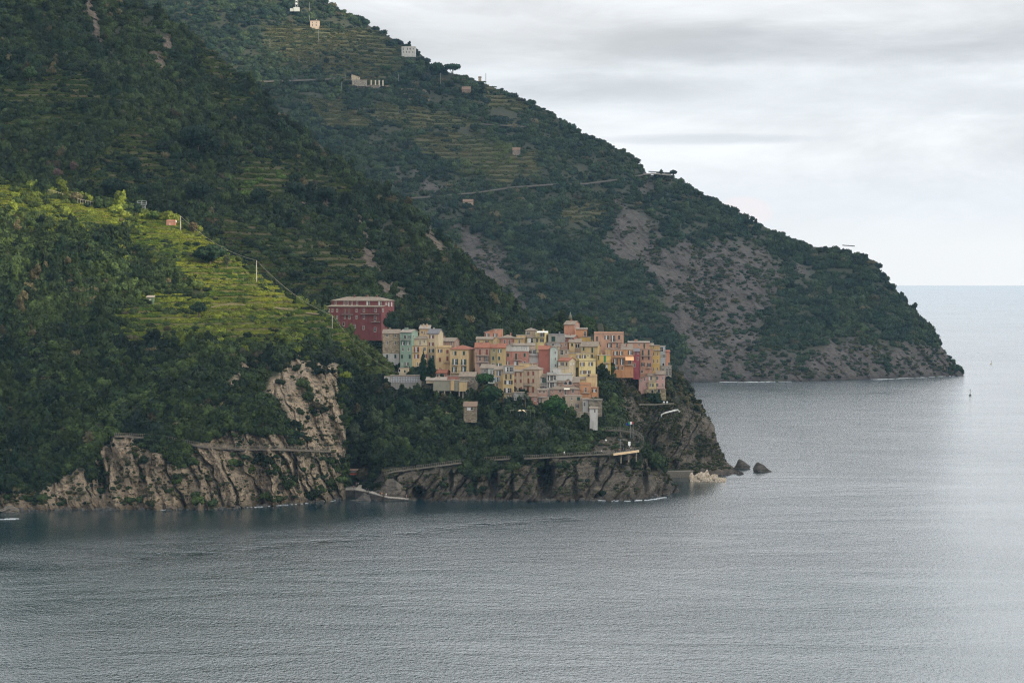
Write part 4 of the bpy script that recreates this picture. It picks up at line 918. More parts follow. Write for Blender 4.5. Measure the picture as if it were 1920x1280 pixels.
tree('umbrella_pine', 'big round bright green pine at the foot of the village, beside the beige wall', D, 1041, 740, 800, 54, 'dome', PINE, Y=1408)
tree('umbrella_pine', 'spreading pine in front of the stone house with the broad gable', D, 908, 699, 740, 38, 'umbrella', PINE, Y=1441)
tree('pine_tree', 'dark green tree just below the spreading pine, left of the yellow houses', D, 922, 723, 765, 48, 'dome', (.018,.042,.015), Y=1432)
tree('cypress_tree', 'tall slim dark cypress in front of the yellow house', D, 793, 655, 712, 15, 'cypress', CYP, Y=1462)
tree('cypress_tree', 'shorter, broader dark cypress to the right of the slim one', D, 810, 670, 712, 20, 'round', CYP, Y=1463)
tree('conifer_tree', 'dark tree hugging the right end of the dark red house', D, 731, 583, 622, 32, 'round', OAK, Y=1545)
for i, (x, t, b, w, lab) in enumerate(((1052, 596, 625, 30, 'dark tree left of the salmon tower on the village crest'), (1083, 590, 622, 26, 'grey-green tree peeping over the roof of the salmon tower'),
    (1106, 592, 626, 30, 'bright green tree on the crest just right of the salmon tower'), (1028, 600, 626, 24, 'low bushy tree behind the cream house on the crest'), (1130, 608, 632, 26, 'olive tree on the crest above the peach pink house'), (1150, 616, 634, 20, 'small tree at the edge of the planted roof terrace'))):
    tree('crest_tree', lab, D, x, t, b, w, 'round', [(.02,.04,.018), (.05,.06,.035), (.03,.06,.018), (.03,.04,.02), (.04,.055,.025), (.045,.06,.03)][i], Y=1578, group='trees on the crest behind the village')
tree('spire_tree', 'pale narrow pointed tree rising above the crest trees', D, 1069, 584, 604, 6, 'cypress', (.28,.27,.2), Y=1570)
for x, t, b, w, lab, c in ((1012, 786, 836, 44, 'grey-green olive tree lowest above the sea path, below the round pine', (.05,.06,.04)), (975, 794, 832, 44, 'broad olive tree left of the lowest grey-green one', (.045,.06,.03)),
    (1050, 798, 840, 42, 'dark rounded tree right above the narrow sea cave', (.02,.035,.02)), (935, 800, 842, 40, 'dark tree above the bend of the sea path', OAK), (800, 780, 826, 44, 'light topped tree in the middle of the wooded slope under the pillars', (.045,.065,.025)),
    (758, 742, 790, 40, 'dark tree under the gridded white building', OAK), (840, 775, 815, 36, 'mid green tree below the stone hut', (.03,.055,.02)), (700, 760, 815, 40, 'reed-green tree in the hollow left of the wooded slope', (.05,.07,.035)),
    (1098, 768, 795, 20, 'small clipped dark tree under the stone arch', (.015,.035,.014)), (1112, 745, 765, 18, 'small bush-like tree on the slope right of the bastion', OAK), (665, 790, 850, 34, 'grey-green tree against the cliff corner above the boats', (.05,.065,.035)),
    (1145, 702, 724, 30, 'dark tree under the yellow house with the green door', OAK), (1255, 712, 742, 26, 'light tree right of the pink cliffside house', (.055,.065,.028)), (1225, 735, 755, 34, 'low dark hedge-like tree under the pink cliffside house', OAK)):
    L_ = D2 if x > 1130 else D
    tree('slope_tree', lab, L_, x, t, b, w, 'round', c, group='trees on the slope below the village', Y=None if x > 1130 else L_.ground(x, b).y-3)
for x, t, b, w, lab in ((250, 293, 330, 40, 'dark oak right under the stone wall of the terraces'), (370, 232, 292, 66, 'largest dark tree, right of the terraced triangle'), (400, 262, 298, 36, 'dark tree touching the right of the largest one'),
    (213, 333, 376, 52, 'wide dark tree low on the mountain, behind the sunlit ridge'), (372, 340, 388, 48, 'dark tree behind the leaning electricity pole'), (488, 352, 394, 40, 'dark tree under the small bright vineyard'),
    (555, 340, 374, 38, 'dark tree right of the small bright vineyard'), (612, 350, 380, 42, 'rightmost of the dark trees on the lower mountain'), (268, 345, 372, 26, 'small dark tree between the two wide ones'), (55, 125, 155, 30, 'pale green tree high on the mountain at the far left'), (50, 225, 245, 26, 'bright green round tree left of the terraces')):
    c = (.045,.08,.025) if x in (50, 55) else (.014, .028, .016)
    tree('oak_tree', lab, B, x, t, b, w, 'dome', c, group='big trees on the middle mountain')
for x, t, b, w, lab, c in ((393, 459, 497, 62, 'large dark tree standing in the sunlit slope'), (257, 380, 404, 20, 'round dark tree beside the steel tower'), (288, 396, 414, 26, 'bright bush-like tree right of the steel tower'), (385, 571, 592, 34, 'dark tree at the left end of the wall path'),
    (360, 418, 440, 22, 'brownish tree just under the first electricity pole'), (610, 660, 700, 44, 'large dark tree on top of the tan cliff'), (548, 632, 662, 36, 'dark tree at the corner of the lowest terrace'), (425, 478, 500, 16, 'small olive tree at the sunlit skyline')) and [
    (393, 459, 497, 62, 'large dark tree standing in the sunlit slope', OAK), (257, 380, 406, 20, 'round dark tree beside the steel tower', OAK), (288, 396, 414, 26, 'bright bush-like tree right of the steel tower', (.05,.085,.02)), (372, 566, 592, 34, 'dark tree at the left end of the wall path', OAK),
    (362, 416, 440, 24, 'brownish tree just under the first electricity pole', (.09,.07,.035)), (610, 655, 700, 46, 'large dark tree on top of the tan cliff', (.018,.028,.016)), (425, 480, 502, 16, 'small olive tree at the sunlit skyline', (.05,.06,.03))]:
    tree('slope_tree', lab, C, x, t, b, w, 'dome', c, group='single trees on the near hillside')
tree('umbrella_pine', 'left of the two umbrella pines on the far skyline', A, 819, 117, 148, 29, 'dome', (.02,.045,.018), Y=3335, leaf=.6)
tree('umbrella_pine', 'right, flatter umbrella pine on the far skyline', A, 849, 119, 148, 34, 'umbrella', (.02,.045,.018), Y=3333, leaf=.6)
tree('pine_tree', 'small wind-bent pine at the end of the skyline road', A, 1262, 319, 336, 14, 'umbrella', (.02,.04,.02), Y=3235, leaf=.5)
tree('round_tree', 'round bush-like tree in the middle of the skyline road', A, 1234, 322, 345, 20, 'dome', (.02,.04,.02), Y=3228, leaf=.5)
tree('pine_tree', 'dark pine on the skyline left of the white villa', A, 677, 31, 52, 18, 'umbrella', (.018,.035,.018), Y=3380, leaf=.5)
tree('round_tree', 'broad green tree below the skyline left of the umbrella pines', A, 722, 124, 142, 26, 'umbrella', (.03,.065,.022), Y=3300, leaf=.5)
for x, y, lab in ((137, 318, 'upper pink flowering shrub left of the terraces'), (108, 332, 'lower pink flowering shrub left of the terraces')):
    tree('flowering_shrub', lab, B, x, y-16, y+6, 20, 'dome', (.11, .075, .065), cat='shrub', trunk=False)

def palm(label, px, pt, pb, wpx, Y):
    base = P(px, pb, Y); h = zat(pt, Y)-base.z; w = wpx*Y/F; root = empty('palm_tree', base, label=label, cat='palm')
    m = MB(); m.tube([(0, 0, -2), (0, .05, h*.4), (0, 0, h*.72)], w*.07, 8, 0, w*.05); m.build('trunk', simple('palm_bark', (.13, .1, .07), .95), root)
    m = MB(); rr = random.Random(int(px))
    for k in range(34):
        a = rr.random()*6.283; e = rr.uniform(-.5, 1.2); L = w*.55*rr.uniform(.8, 1.1); pts = []
        for i in range(7):
            t = i/6; pts.append(Vector((math.cos(a)*L*t*math.cos(e*.6), math.sin(a)*L*t*math.cos(e*.6), h*.72+L*(math.sin(e)*t-.9*t*t*.9))))
        sd = Vector((-math.sin(a), math.cos(a), 0))
        for i in range(6):
            wd = .30*(1-abs(i/6-.4)); m.poly([pts[i]-sd*wd+Vector((0,0,-.12)), pts[i], pts[i+1], pts[i+1]-sd*wd*.9+Vector((0,0,-.12))]); m.poly([pts[i], pts[i]+sd*wd+Vector((0,0,-.12)), pts[i+1]+sd*wd*.9+Vector((0,0,-.12)), pts[i+1]])
    m.build('crown', leaf_plain('palm_leaves', (.045, .06, .03)), root)
palm('palm standing in front of the beige apartment house', 985, 730, 764, 16, 1430)
palm('palm beside the two flagpoles', 1163, 776, 812, 24, 1424)

# ------------------------------------------------------------------ poles, wires, huts on the near ridge
WOOD = simple('pole_wood', (.42, .38, .32), .9); WIRE = simple('cable', (.30, .28, .22), .6); STEEL = simple('galvanised_steel', (.30, .32, .33), .5, .4)
def pole(label, px, pt, pb, Y, r=.16, cross=True, name='electricity_pole', cat='pole', group=None, mat=None):
    b = P(px, pb, Y); h = zat(pt, Y)-b.z; root = empty(name, b, label=label, cat=cat, group=group)
    m = MB(); m.tube([(0, 0, -2), (0, 0, h)], r, 8, 0, r*.75); m.build('mast', mat or WOOD, root)
    if cross:
        m = MB(); m.box(-.7, .7, -.06, .06, h-.5, h-.38)
        for x in (-.6, 0, .6): m.tube([(x, 0, h-.38), (x, 0, h-.12)], .05, 5)
        m.build('crossarm', STEEL, root)
    return b+Vector((0, 0, h))
t1 = pole('upper electricity pole on the sunlit ridge', 338.5, 405, 430, 1530, .24, False); t2 = pole('middle electricity pole on the sunlit slope', 481, 488, 520, 1500, .2, False); t3 = pole('lowest electricity pole, left of the dark red house', 623, 591, 624, 1478, .18, False)
def cable(label, a, b, sag, r=.055):
    pts = [a.lerp(b, k/16)-Vector((0, 0, sag*4*(k/16)*(1-k/16))) for k in range(17)]
    m = MB(); m.tube([p-a for p in pts], r, 5); o = m.build('cable', WIRE, None, loc=a); tag(o, label, 'cable', 'overhead cables on the near ridge')
cable('cable between the upper and middle poles', t1, t2, 3.2, .06); cable('cable between the middle and lowest poles', t2, t3, 3.0, .06)
cable('cable from the lowest pole down to the village', t3, P(757, 702, 1466), 4.5, .05)
cable('short cable from the pink hut to the upper pole', P(330, 415, 1532), t1-Vector((0,0,2.5)), .4, .06)
def tower():
    Y = 1548; b = P(268, 404, Y); h = zat(377, Y)-b.z; w = 2.0; root = empty('steel_tower', b, label='small steel lattice tower with a railed top on the near ridge', cat='tower')
    m = MB()
    for x in (-w/2, w/2):
        for y in (-w/2, w/2): m.tube([(x, y, -1), (x, y, h*.75)], .09, 4)
    for k in range(6):
        z = h*.75*k/5
        for y in (-w/2, w/2): m.tube([(-w/2, y, z), (w/2, y, z)], .06, 4); m.tube([(-w/2, y, z), (w/2, y, min(h*.75, z+h*.15))], .05, 4)
    m.build('frame', STEEL, root)
    m = MB(); m.box(-w*1.3, w*.8, -w*.7, w*.7, h*.75, h*.78)
    for z in (h*.88, h): 
        for y in (-w*.7, w*.7): m.tube([(-w*1.3, y, z), (w*.8, y, z)], .06, 4)
    for x in (-w*1.3, -w*.3, w*.8):
        for y in (-w*.7, w*.7): m.tube([(x, y, h*.78), (x, y, h)], .06, 4)
    m.build('railed_platform', STEEL, root)
tower()
def simple_house(name, label, cat, land, x0, x1, pt, pb, pr, col, rcol, Y, roof='P', wins='', depth=5, kw=None, group=None, extra=2.5, side=None, chim=0):
    loc = P((x0+x1)/2, pb, Y); root = empty(name, loc, label=label, cat=cat, group=group)
    block(root, loc, 0, x0, x1, side, pt, pb, col, Y, roof=roof, ry=pr, rcol=rcol, wins=wins, depth=depth, extra=extra, chim=chim, **(kw or {})); return root
h_ = simple_house('ridge_hut', 'small pink walled hut with a white tank on the near ridge', 'hut', C, 312, 329, 416, 427, None, 'rose', 'slate', 1534, 'T', 'd - 1.4 3 318,420', depth=4)
m = MB(); m.tube([(-.7, 1.2, 2.6), (-.7, 1.2, 3.7)], .62, 12); m.tube([(2.0, 1.0, 2.6), (2.0, 1.0, 3.4)], .5, 10)
m.build('water_tank', simple('white_tank', (.8, .8, .8), .5, 0, .05), h_)
simple_house('garden_shed', 'tiny green shed with a pale roof on the terraces', 'shed', C, 275, 288, 557.5, 568, 555, 'shed', 'pale', C.ground(281, 568).y-1, 'P', 'd - 3.4 3.2 281,560', depth=3)
def fence_line(label, pts, Y, n, h=1.3):
    m = MB(); a = P(pts[0][0], pts[0][1], Y)
    for (x0, y0), (x1, y1) in zip(pts[:-1], pts[1:]):
        p, q = P(x0, y0, Y), P(x1, y1, Y); m.tube([p-a+Vector((0,0,h)), q-a+Vector((0,0,h))], .09, 4)
        for k in range(n): c = p.lerp(q, k/n)-a; m.tube([c-Vector((0,0,.8)), c+Vector((0,0,h+.1))], .07, 4)
    o = m.build('rail_fence', WOOD, None, loc=a); tag(o, label, 'fence', 'rail fences on the near ridge')
fence_line('left rail fence on the near skyline', [(90, 361), (105, 364), (121, 370)], 1551, 4); fence_line('right rail fence on the near skyline', [(146, 378), (165, 382), (184, 386)], 1547, 4)

def ribbon(name, label, land, pts, width, mat, thick=.6, cat='path', lift=.5, step=4, kind='structure', dy=0, rail=None, fixedY=None):
    """a level way cut along the land"""
    P_ = []
    for (x0, y0), (x1, y1) in zip(pts[:-1], pts[1:]):
        n = max(1, int(abs(x1-x0)/step))
        for k in range(n):
            t = k/n; P_.append((x0+(x1-x0)*t, y0+(y1-y0)*t))
    P_.append(pts[-1]); Ys = np.array([(land.ground(x, y).y if fixedY is None else np.interp(x, [q[0] for q in fixedY], [q[1] for q in fixedY])) for x, y in P_])
    if fixedY is None:
        for _ in range(6): Ys[1:-1] = (Ys[:-2]+Ys[1:-1]+Ys[2:])/3
    Ys += dy
    c = [P(x, y, Y)+Vector((0, 0, lift)) for (x, y), Y in zip(P_, Ys)]
    m = MB(); o0 = c[0].copy(); n = len(c)
    for i in range(n):
        p = c[i]-o0; m.v += [tuple(p+Vector((0, -width*.5, 0))), tuple(p+Vector((0, width*.5, 0))), tuple(p+Vector((0, width*.5, -thick))), tuple(p+Vector((0, -width*.5, -thick)))]
    for i in range(n-1):
        for k in range(4):
            k2 = (k+1) % 4; m.f.append((4*i+k, 4*i+k2, 4*i+4+k2, 4*i+4+k)); m.mi.append(0)
    m.f.append((0, 1, 2, 3)); m.mi.append(0); b = 4*(n-1); m.f.append((b+3, b+2, b+1, b)); m.mi.append(0)
    o = m.build(name, mat, None, loc=o0); tag(o, label, cat if kind != 'structure' else None, kind=kind)
    if rail:
        root = empty('railing', c[0], label=rail[0], cat='railing', group='railings along the sea paths')
        m = MB()
        for i in range(n-1):
            p, q = c[i]-c[0]+Vector((0, -width*.47, 0)), c[i+1]-c[0]+Vector((0, -width*.47, 0))
            m.tube([p+Vector((0,0,1.1)), q+Vector((0,0,1.1))], .07, 4); m.tube([p+Vector((0,0,.6)), q+Vector((0,0,.6))], .04, 4)
        m.build('handrail', rail[1], root); m = MB()
        for i in range(n):
            p = c[i]-c[0]+Vector((0, -width*.47, 0)); m.tube([p, p+Vector((0,0,1.15))], .07, 4)
        m.build('posts', rail[1], root)
    return c
PATH = simple('path_stone', (.19, .16, .10), .95, 0, .35); CONC = simple('path_concrete', (.14, .125, .10), .95, 0, .3); RAILP = simple('weathered_rail', (.18, .16, .13), .8); DARKP = simple('old_path', (.14, .12, .095), .95, 0, .3)
ribbon('hillside_path', 'pale stone path across the sunlit slope', C, [(396, 577), (425, 572), (470, 573), (520, 578), (560, 586), (600, 590)], 1.6, PATH, .6, dy=-1.5, lift=.6)
ribbon('cliff_path', 'dark ledge path along the tan cliffs', C, [(215, 818), (300, 822), (380, 838), (450, 843), (520, 843), (600, 846), (647, 847)], 2.4, DARKP, .7, dy=-1.2, rail=('railing along the ledge path on the tan cliffs', RAILP))
ribbon('sea_path', 'sea path climbing from the slipway round the headland', D, [(716, 890), (735, 883), (790, 876), (850, 868), (900, 862), (950, 859), (1010, 857), (1060, 854), (1110, 851), (1152, 849.5)], 2.0, CONC, .55, dy=-2.5, lift=0, rail=('long railing of the sea path above the rocks', RAILP))
deck = [P(x, y, Y) for x, y, Y in ((1150, 850, 1380), (1198, 843.5, 1383))]
def platform():
    a, b = deck; root = empty('viewing_platform', a, label='viewing platform with a pale wooden edge at the bend of the sea path', cat='platform')
    d = b-a; m = MB(); w = 6.0
    q = [(0, -1.5, 0), (d.x, d.y-1.5, d.z), (d.x, d.y+w, d.z), (0, w, 0)]
    m.hull([(x, y, z-.35) for x, y, z in q], q); m.build('floor', CONC, root)
    m = MB(); q = [(0, -1.72, 0), (d.x, d.y-1.72, d.z), (d.x, d.y-1.503, d.z), (0, -1.503, 0)]
    m.hull([(x, y, z-.75) for x, y, z in q], [(x, y, z+.15) for x, y, z in q]); m.build('edge_beam', simple('pale_timber', (.72, .52, .32), .7, 0, .1), root)
    m = MB()
    for k in range(9):
        p = Vector((0, -1.4, 0)).lerp(Vector((d.x, d.y-1.4, d.z)), k/8); m.tube([p, p+Vector((0, 0, 1.2))], .06, 4)
    m.tube([(0, -1.4, 1.15), (d.x, d.y-1.4, d.z+1.15)], .07, 4); m.build('railing', RAILP, root)
    m = MB()
    for k in (.3, .6, .9): p = Vector((0, .5, 0)).lerp(Vector((d.x, d.y+.5, d.z)), k); m.tube([p-Vector((0,0,4.5)), p-Vector((0,0,.4))], .3, 6)
    m.build('support', stonemat(), root)
platform()
ribbon('upper_path', 'path curling up from the platform to the flagpoles', D, [(1198, 843), (1206, 834), (1207, 824), (1198, 815), (1184, 809), (1160, 805), (1110, 806)], 2.4, CONC, .7, dy=0, fixedY=[(1110, 1424), (1160, 1412), (1184, 1406), (1198, 1396), (1207, 1388)], lift=0, rail=('railing curling up from the platform to the flagpoles', RAILP))
f1 = pole('right flagpole above the platform', 1187, 790, 812, 1402, .09, False, 'flagpole', 'flagpole', 'flagpoles above the platform', STEEL)
f2 = pole('left flagpole above the platform', 1182, 792, 812, 1403, .09, False, 'flagpole', 'flagpole', 'flagpoles above the platform', STEEL)
def flag(label, p, cols, w=1.9, h=1.1):
    m = MB(); n = 9; g = [[Vector(((-i/n)*w, .12*math.sin(i*1.1), -j*h-.12*i/n)) for j in (0, 1)] for i in range(n+1)]
    for i in range(n): m.hull([g[i][0], g[i+1][0], g[i+1][1], g[i][1]], [v+Vector((0, -.02, 0)) for v in (g[i][0], g[i+1][0], g[i+1][1], g[i][1])], int(i*len(cols)/n))
    o = m.build('flag', [simple('flag_cloth_%d' % int(c[0]*100+c[2]*10), c, .8, 0, .05) for c in cols], None, loc=p); tag(o, label, 'flag')
flag('green, white and red flag on the right pole', f1, [(.5,.04,.05), (.8,.8,.8), (.02,.25,.09)]); flag('dark blue flag on the left pole', f2, [(.02,.04,.22)])
pole('slim lamp post on the platform', 1163, 822, 847, 1386, .07, True, 'lamp_post', 'lamp post', None, STEEL)
m = MB(); m.box(-.5, .5, -.1, .1, 0, 1.7); m.box(-.08, .08, -.08, .08, -.6, 0)
tag(m.build('notice_board', simple('white_board', (.8,.8,.78), .6, 0, .05), None, loc=P(1180, 835, 1385)), 'small white notice board at the platform', 'notice board')
V_, F_ = leaf_cloud([((0, 0, 0), (.45, .45, .45))], 10, .05, rng, core=1.0)
o = bpy.data.objects.new('lamp_globe', np_mesh('lamp_globe', V_, F_, simple('white_globe', (.85,.85,.85), .4, 0, .03))); COL.objects.link(o); o.location = P(1136, 825, 1402); tag(o, 'white round lamp globe on the rock wall by the platform', 'lamp')

# ------------------------------------------------------------------ people
def make_person():
    sk = [((0,0,.95), .13, .11), ((0,0,1.15), .13, .1), ((0,0,1.38), .15, .1), ((0,0,1.50), .055, .055), ((0,.01,1.60), .085, .095), ((0,.0,1.72), .07, .08),
          ((-.19,0,1.40), .055, .055), ((-.25,.02,1.13), .045, .045), ((-.25,-.08,.90), .033, .033), ((.19,0,1.40), .055, .055), ((.25,.02,1.13), .045, .045), ((.25,-.08,.90), .033, .033),
          ((-.1,0,.88), .085, .085), ((-.11,-.02,.48), .06, .06), ((-.11,.03,.07), .045, .045), ((-.11,-.12,.035), .04, .03), ((.1,0,.88), .085, .085), ((.11,-.02,.48), .06, .06), ((.11,.03,.07), .045, .045), ((.11,-.12,.035), .04, .03)]
    ed = [(0,1),(1,2),(2,3),(3,4),(4,5),(2,6),(6,7),(7,8),(2,9),(9,10),(10,11),(0,12),(12,13),(13,14),(14,15),(0,16),(16,17),(17,18),(18,19)]
    me = bpy.data.meshes.new('person_body'); me.from_pydata([s[0] for s in sk], ed, []); o = bpy.data.objects.new('tmp', me); COL.objects.link(o)
    md = o.modifiers.new('s', 'SKIN'); sd = me.skin_vertices[0].data
    for i, s in enumerate(sk): sd[i].radius = (s[1], s[2])
    sd[0].use_root = True
    m2 = o.modifiers.new('ss', 'SUBSURF'); m2.levels = 1
    dg = bpy.context.evaluated_depsgraph_get(); dg.update(); out = bpy.data.meshes.new_from_object(o.evaluated_get(dg)); bpy.data.objects.remove(o); return out
BODY = make_person(); SKIN = (.45, .27, .19)
def person(label, px, py, Y, shirt, trousers, rz=0, hair=(.05,.03,.02)):
    me = BODY.copy(); me.name = 'person'; me.materials.clear()
    for c, nm in ((SKIN, 'skin'), (shirt, 'shirt'), (trousers, 'trousers'), (hair, 'hair')): me.materials.append(simple(nm, c, .85, 0, .05))
    for p in me.polygons:
        z = p.center.z; x = abs(p.center.x)
        p.material_index = 3 if (z > 1.66 or (z > 1.56 and p.center.y > .05)) else 0 if z > 1.46 or (x > .2 and z < 1.15) else 1 if z > .97 else 2 if z > .1 else 3
        p.use_smooth = True
    o = bpy.data.objects.new('person', me); COL.objects.link(o); o.location = P(px, py, Y); o.rotation_euler = (0, 0, rz); tag(o, label, 'person')

# ------------------------------------------------------------------ the little harbour between the cliffs
def prism(name, label, cat, pts, zb, mat, kind=None, group=None, parent=None):
    """flat-topped solid: pts are (photo column, photo row, distance) of its top corners"""
    q = [P(*p) for p in pts]; o0 = q[0].copy(); m = MB(); m.hull([(p.x-o0.x, p.y-o0.y, zb-o0.z) for p in q], [p-o0 for p in q])
    o = m.build(name, mat, parent, loc=o0); tag(o, label, cat, group, kind); return o
def rockmat(name, a, b, dark):
    n = NT(name); v = n.coord(); med = n.noise(v, .5, 6, .7); st = n.noise(n.coord(.3, .3, 1.1, (0, R(-35), 0)), 1.1, 6, .7, .5)
    c = n.mix(n.ramp(med, [(.35, 0), (.65, 1)]), a, b); c = n.mix(n.math('MULTIPLY', n.ramp(st, [(.38, 1), (.52, 0)]), .8), c, dark); n.base(c); n.rough(.9); n.bump(st, .5); return n.m
RDK = rockmat('dark_rock', (.10, .09, .075), (.055, .05, .045), (.02, .02, .02)); RMD = rockmat('grey_rock', (.17, .145, .115), (.08, .07, .06), (.02, .02, .018)); RLT = rockmat('pale_boulder', (.62, .56, .47), (.45, .36, .25), (.22, .17, .12))
QUAY = simple('quay_concrete', (.30, .275, .24), .95, 0, .3)
def quay():
    root = empty('slipway', P(690, 918, 1385), label='concrete slipway and landing ledge between the two cliffs', cat='slipway')
    def part(nm, pts, zb, mat=QUAY):
        q = [P(*p)-root.location for p in pts]; lo = [p-Vector((0, 0, .3)) for p in q]
        m = MB(); m.hull([(p.x, p.y, zb-root.location.z) for p in q], [(p.x, p.y, p.z-.003) for p in lo], 1); m.hull(lo, q); m.build(nm, [mat, RDK], root)
    part('landing', [(634, 918, 1372), (668, 917, 1372), (676, 911, 1392), (640, 911, 1396)], -3)
    part('ramp', [(666, 917, 1369), (694, 922, 1367), (699, 890, 1418), (686, 892, 1418)], -3, simple('ramp_concrete', (.38, .345, .29), .95, 0, .2))
    part('upper_ledge', [(640, 897.5, 1398), (680, 897, 1398), (684, 894, 1412), (642, 894, 1412)], -2)
    part('walkway', [(692, 922.5, 1355), (728, 932, 1350), (766, 935, 1349), (766, 933.3, 1352.5), (731, 930, 1354), (697, 920, 1362)], -2)
quay()
def rock(name, label, px0, px1, pt, pb, Y, mat, seed, group=None, flat=1.0, cat='rock', n=22, sharp=1.0):
    a, b = P(px0, pb, Y), P(px1, pb, Y); w = (b-a).x/2; h = zat(pt, Y)-zat(pb, Y); c = (a+b)/2
    bm = bmesh.new(); bmesh.ops.create_icosphere(bm, subdivisions=5 if w > 2 else 3, radius=1)
    V = np.array([v.co[:] for v in bm.verts]); s = seed*3.7
    d = 1+.25*sharp*(ridged(V[:, 0]*1.3+s, V[:, 1]*1.3, V[:, 2]*1.3, 4, seed)-.6)+.22*sharp*(ridged(V[:, 0]*5+s+V[:, 2]*2, V[:, 1]*5, V[:, 2]*2, 3, seed+3)-.5)
    for v, k in zip(bm.verts, d): v.co *= k
    rs_ = random.Random(seed)
    for _ in range(16):
        nn = Vector((rs_.gauss(0, 1), rs_.gauss(0, 1), rs_.gauss(0, .7))).normalized(); dd = rs_.uniform(.5, .8)
        for v in bm.verts:
            e = v.co.dot(nn)-dd
            if e > 0: v.co -= nn*e
    pk = -.35 if sharp > 1 else rs_.uniform(-.4, .4)
    for v in bm.verts:
        if v.co.z > 0: v.co.z *= max(.35, 1.1-abs(v.co.x-pk)*(1.6 if v.co.x < pk else .62)*sharp)
    zs = [v.co.z for v in bm.verts]; xs = [v.co.x for v in bm.verts]; zt = max(zs); xm = max(map(abs, xs))
    for v in bm.verts: v.co = Vector((v.co.x/xm*w, v.co.y*w*.7, v.co.z/zt*h))
    me = bpy.data.meshes.new(name); bm.to_mesh(me); bm.free(); me.materials.append(mat); me.polygons.foreach_set('use_smooth', [False]*len(me.polygons))
    o = bpy.data.objects.new(name, me); COL.objects.link(o); o.location = c; tag(o, label, cat, group); return o
rock('harbour_rock', 'large grey rock beside the slipway with a flat pale top', 696, 770, 896, 936, 1357.5, RMD, 3)
rock('harbour_rock', 'low dark rock under the landing ledge', 648, 696, 924, 939, 1352, RDK, 4)
rock('sea_rock', 'jagged dark rock in the sea, left of the two larger ones', 1373, 1411, 860, 878, 1566, RDK, 11, sharp=1.3); rock('sea_rock', 'dark wedge-shaped rock farthest out in the sea', 1410, 1447, 866, 884, 1542, RDK, 12, sharp=1.2); rock('sea_rock', 'smallest dark rock close to the point', 1381, 1396, 880, 889, 1524, RDK, 13)
rock('sea_rock', 'low wet rocks at the left end of the shore', -10, 40, 946, 958, 1290, RMD, 17)
prism('quay_wall', 'long low concrete quay wall at the foot of the point', 'quay', [(1238, 884, 1500), (1300, 883, 1500), (1300, 881, 1508), (1238, 882, 1508)], -2, simple('old_quay', (.15, .135, .11), .95, 0, .3))
rr = random.Random(5); k = 0
for i in range(78):
    t = rr.random(); x = 1296+64*t; edge = 1-abs(t-.42)*1.35; rows = 903-20*edge*rr.random()-2*(1-edge)
    py = min(904, rows+1.5*t); s = rr.uniform(5.5, 9.5)*(.75+.4*edge)
    Yb = 1466+(904-py)*1.9
    rock('boulder', 'pale block of the boulder breakwater in front of the point', x-s/2, x+s/2, py-s*.42, py+s*.25, Yb, RLT, 200+i % 9, 'boulders of the breakwater', cat='boulder', sharp=.35)
rock('boulder', 'separate pale block at the left end of the boulder breakwater', 1291, 1301, 885, 892, 1478, RLT, 222, cat='boulder', sharp=.8)
def boat(name, label, x0, x1, py, Y, hull, inner, tilt=0):
    a, b = P(x0, py, Y), P(x1, py, Y); L = (b-a).x; root = empty(name, (a+b)/2, label=label, cat='boat', group='boats stored by the slipway')
    m = MB(); n = 12; sec = []
    for i in range(n+1):
        t = i/n; w = .75*math.sin(math.pi*min(1, .12+t*.95))**.6; sh = .12*(2*t-1)**2; sec.append([(-L/2+L*t, -w, .62+sh), (-L/2+L*t, -w*.8, .15), (-L/2+L*t, 0, 0), (-L/2+L*t, w*.8, .15), (-L/2+L*t, w, .62+sh), (-L/2+L*t, w*.85, .58+sh), (-L/2+L*t, 0, .2), (-L/2+L*t, -w*.85, .58+sh)])
    for s in sec: m.v += s
    for i in range(n):
        for k in range(8):
            k2 = (k+1) % 8; m.f.append((8*i+k, 8*i+8+k, 8*i+8+k2, 8*i+k2)); m.mi.append(0)
    m.f.append(tuple(range(8))); m.mi.append(0); m.f.append(tuple(8*n+k for k in reversed(range(8)))); m.mi.append(0)
    m.build('hull', simple('hull_'+name+str(int(py)), hull, .5, 0, .1), root)
    m = MB()
    for t in (.3, .55, .78): m.box(-L/2+L*t-.12, -L/2+L*t+.12, -.6, .6, .45, .5)
    m.build('thwart', simple('thwart_wood', inner, .7), root)
boat('rowing_boat', 'orange-red boat lying lowest by the slipway', 648, 672, 890, 1396, (.62, .12, .05), (.5, .4, .3)); boat('rowing_boat', 'grey boat stored in the middle of the boat rack', 651, 671, 885.4, 1399, (.36, .36, .36), (.5, .4, .3)); boat('rowing_boat', 'white and orange topmost boat in the rack', 651, 672, 881.8, 1399, (.72, .45, .35), (.6, .5, .4))
root = empty('boat_rack', P(648, 897.5, 1400), label='dark rack holding the boats by the slipway', cat='rack'); m = MB()
for x in (-.3, 2.6, 5.6):
    m.box(x-.08, x+.08, -.6, -.45, -.2, 4.3); m.box(x-.08, x+.08, 1.0, 1.15, -.2, 4.3)
    for z in (1.05, 2.15, 2.95): m.box(x-.078, x+.078, -.447, .997, z, z+.12)
m.build('frame', simple('rack_wood', (.10, .08, .06), .9), root)
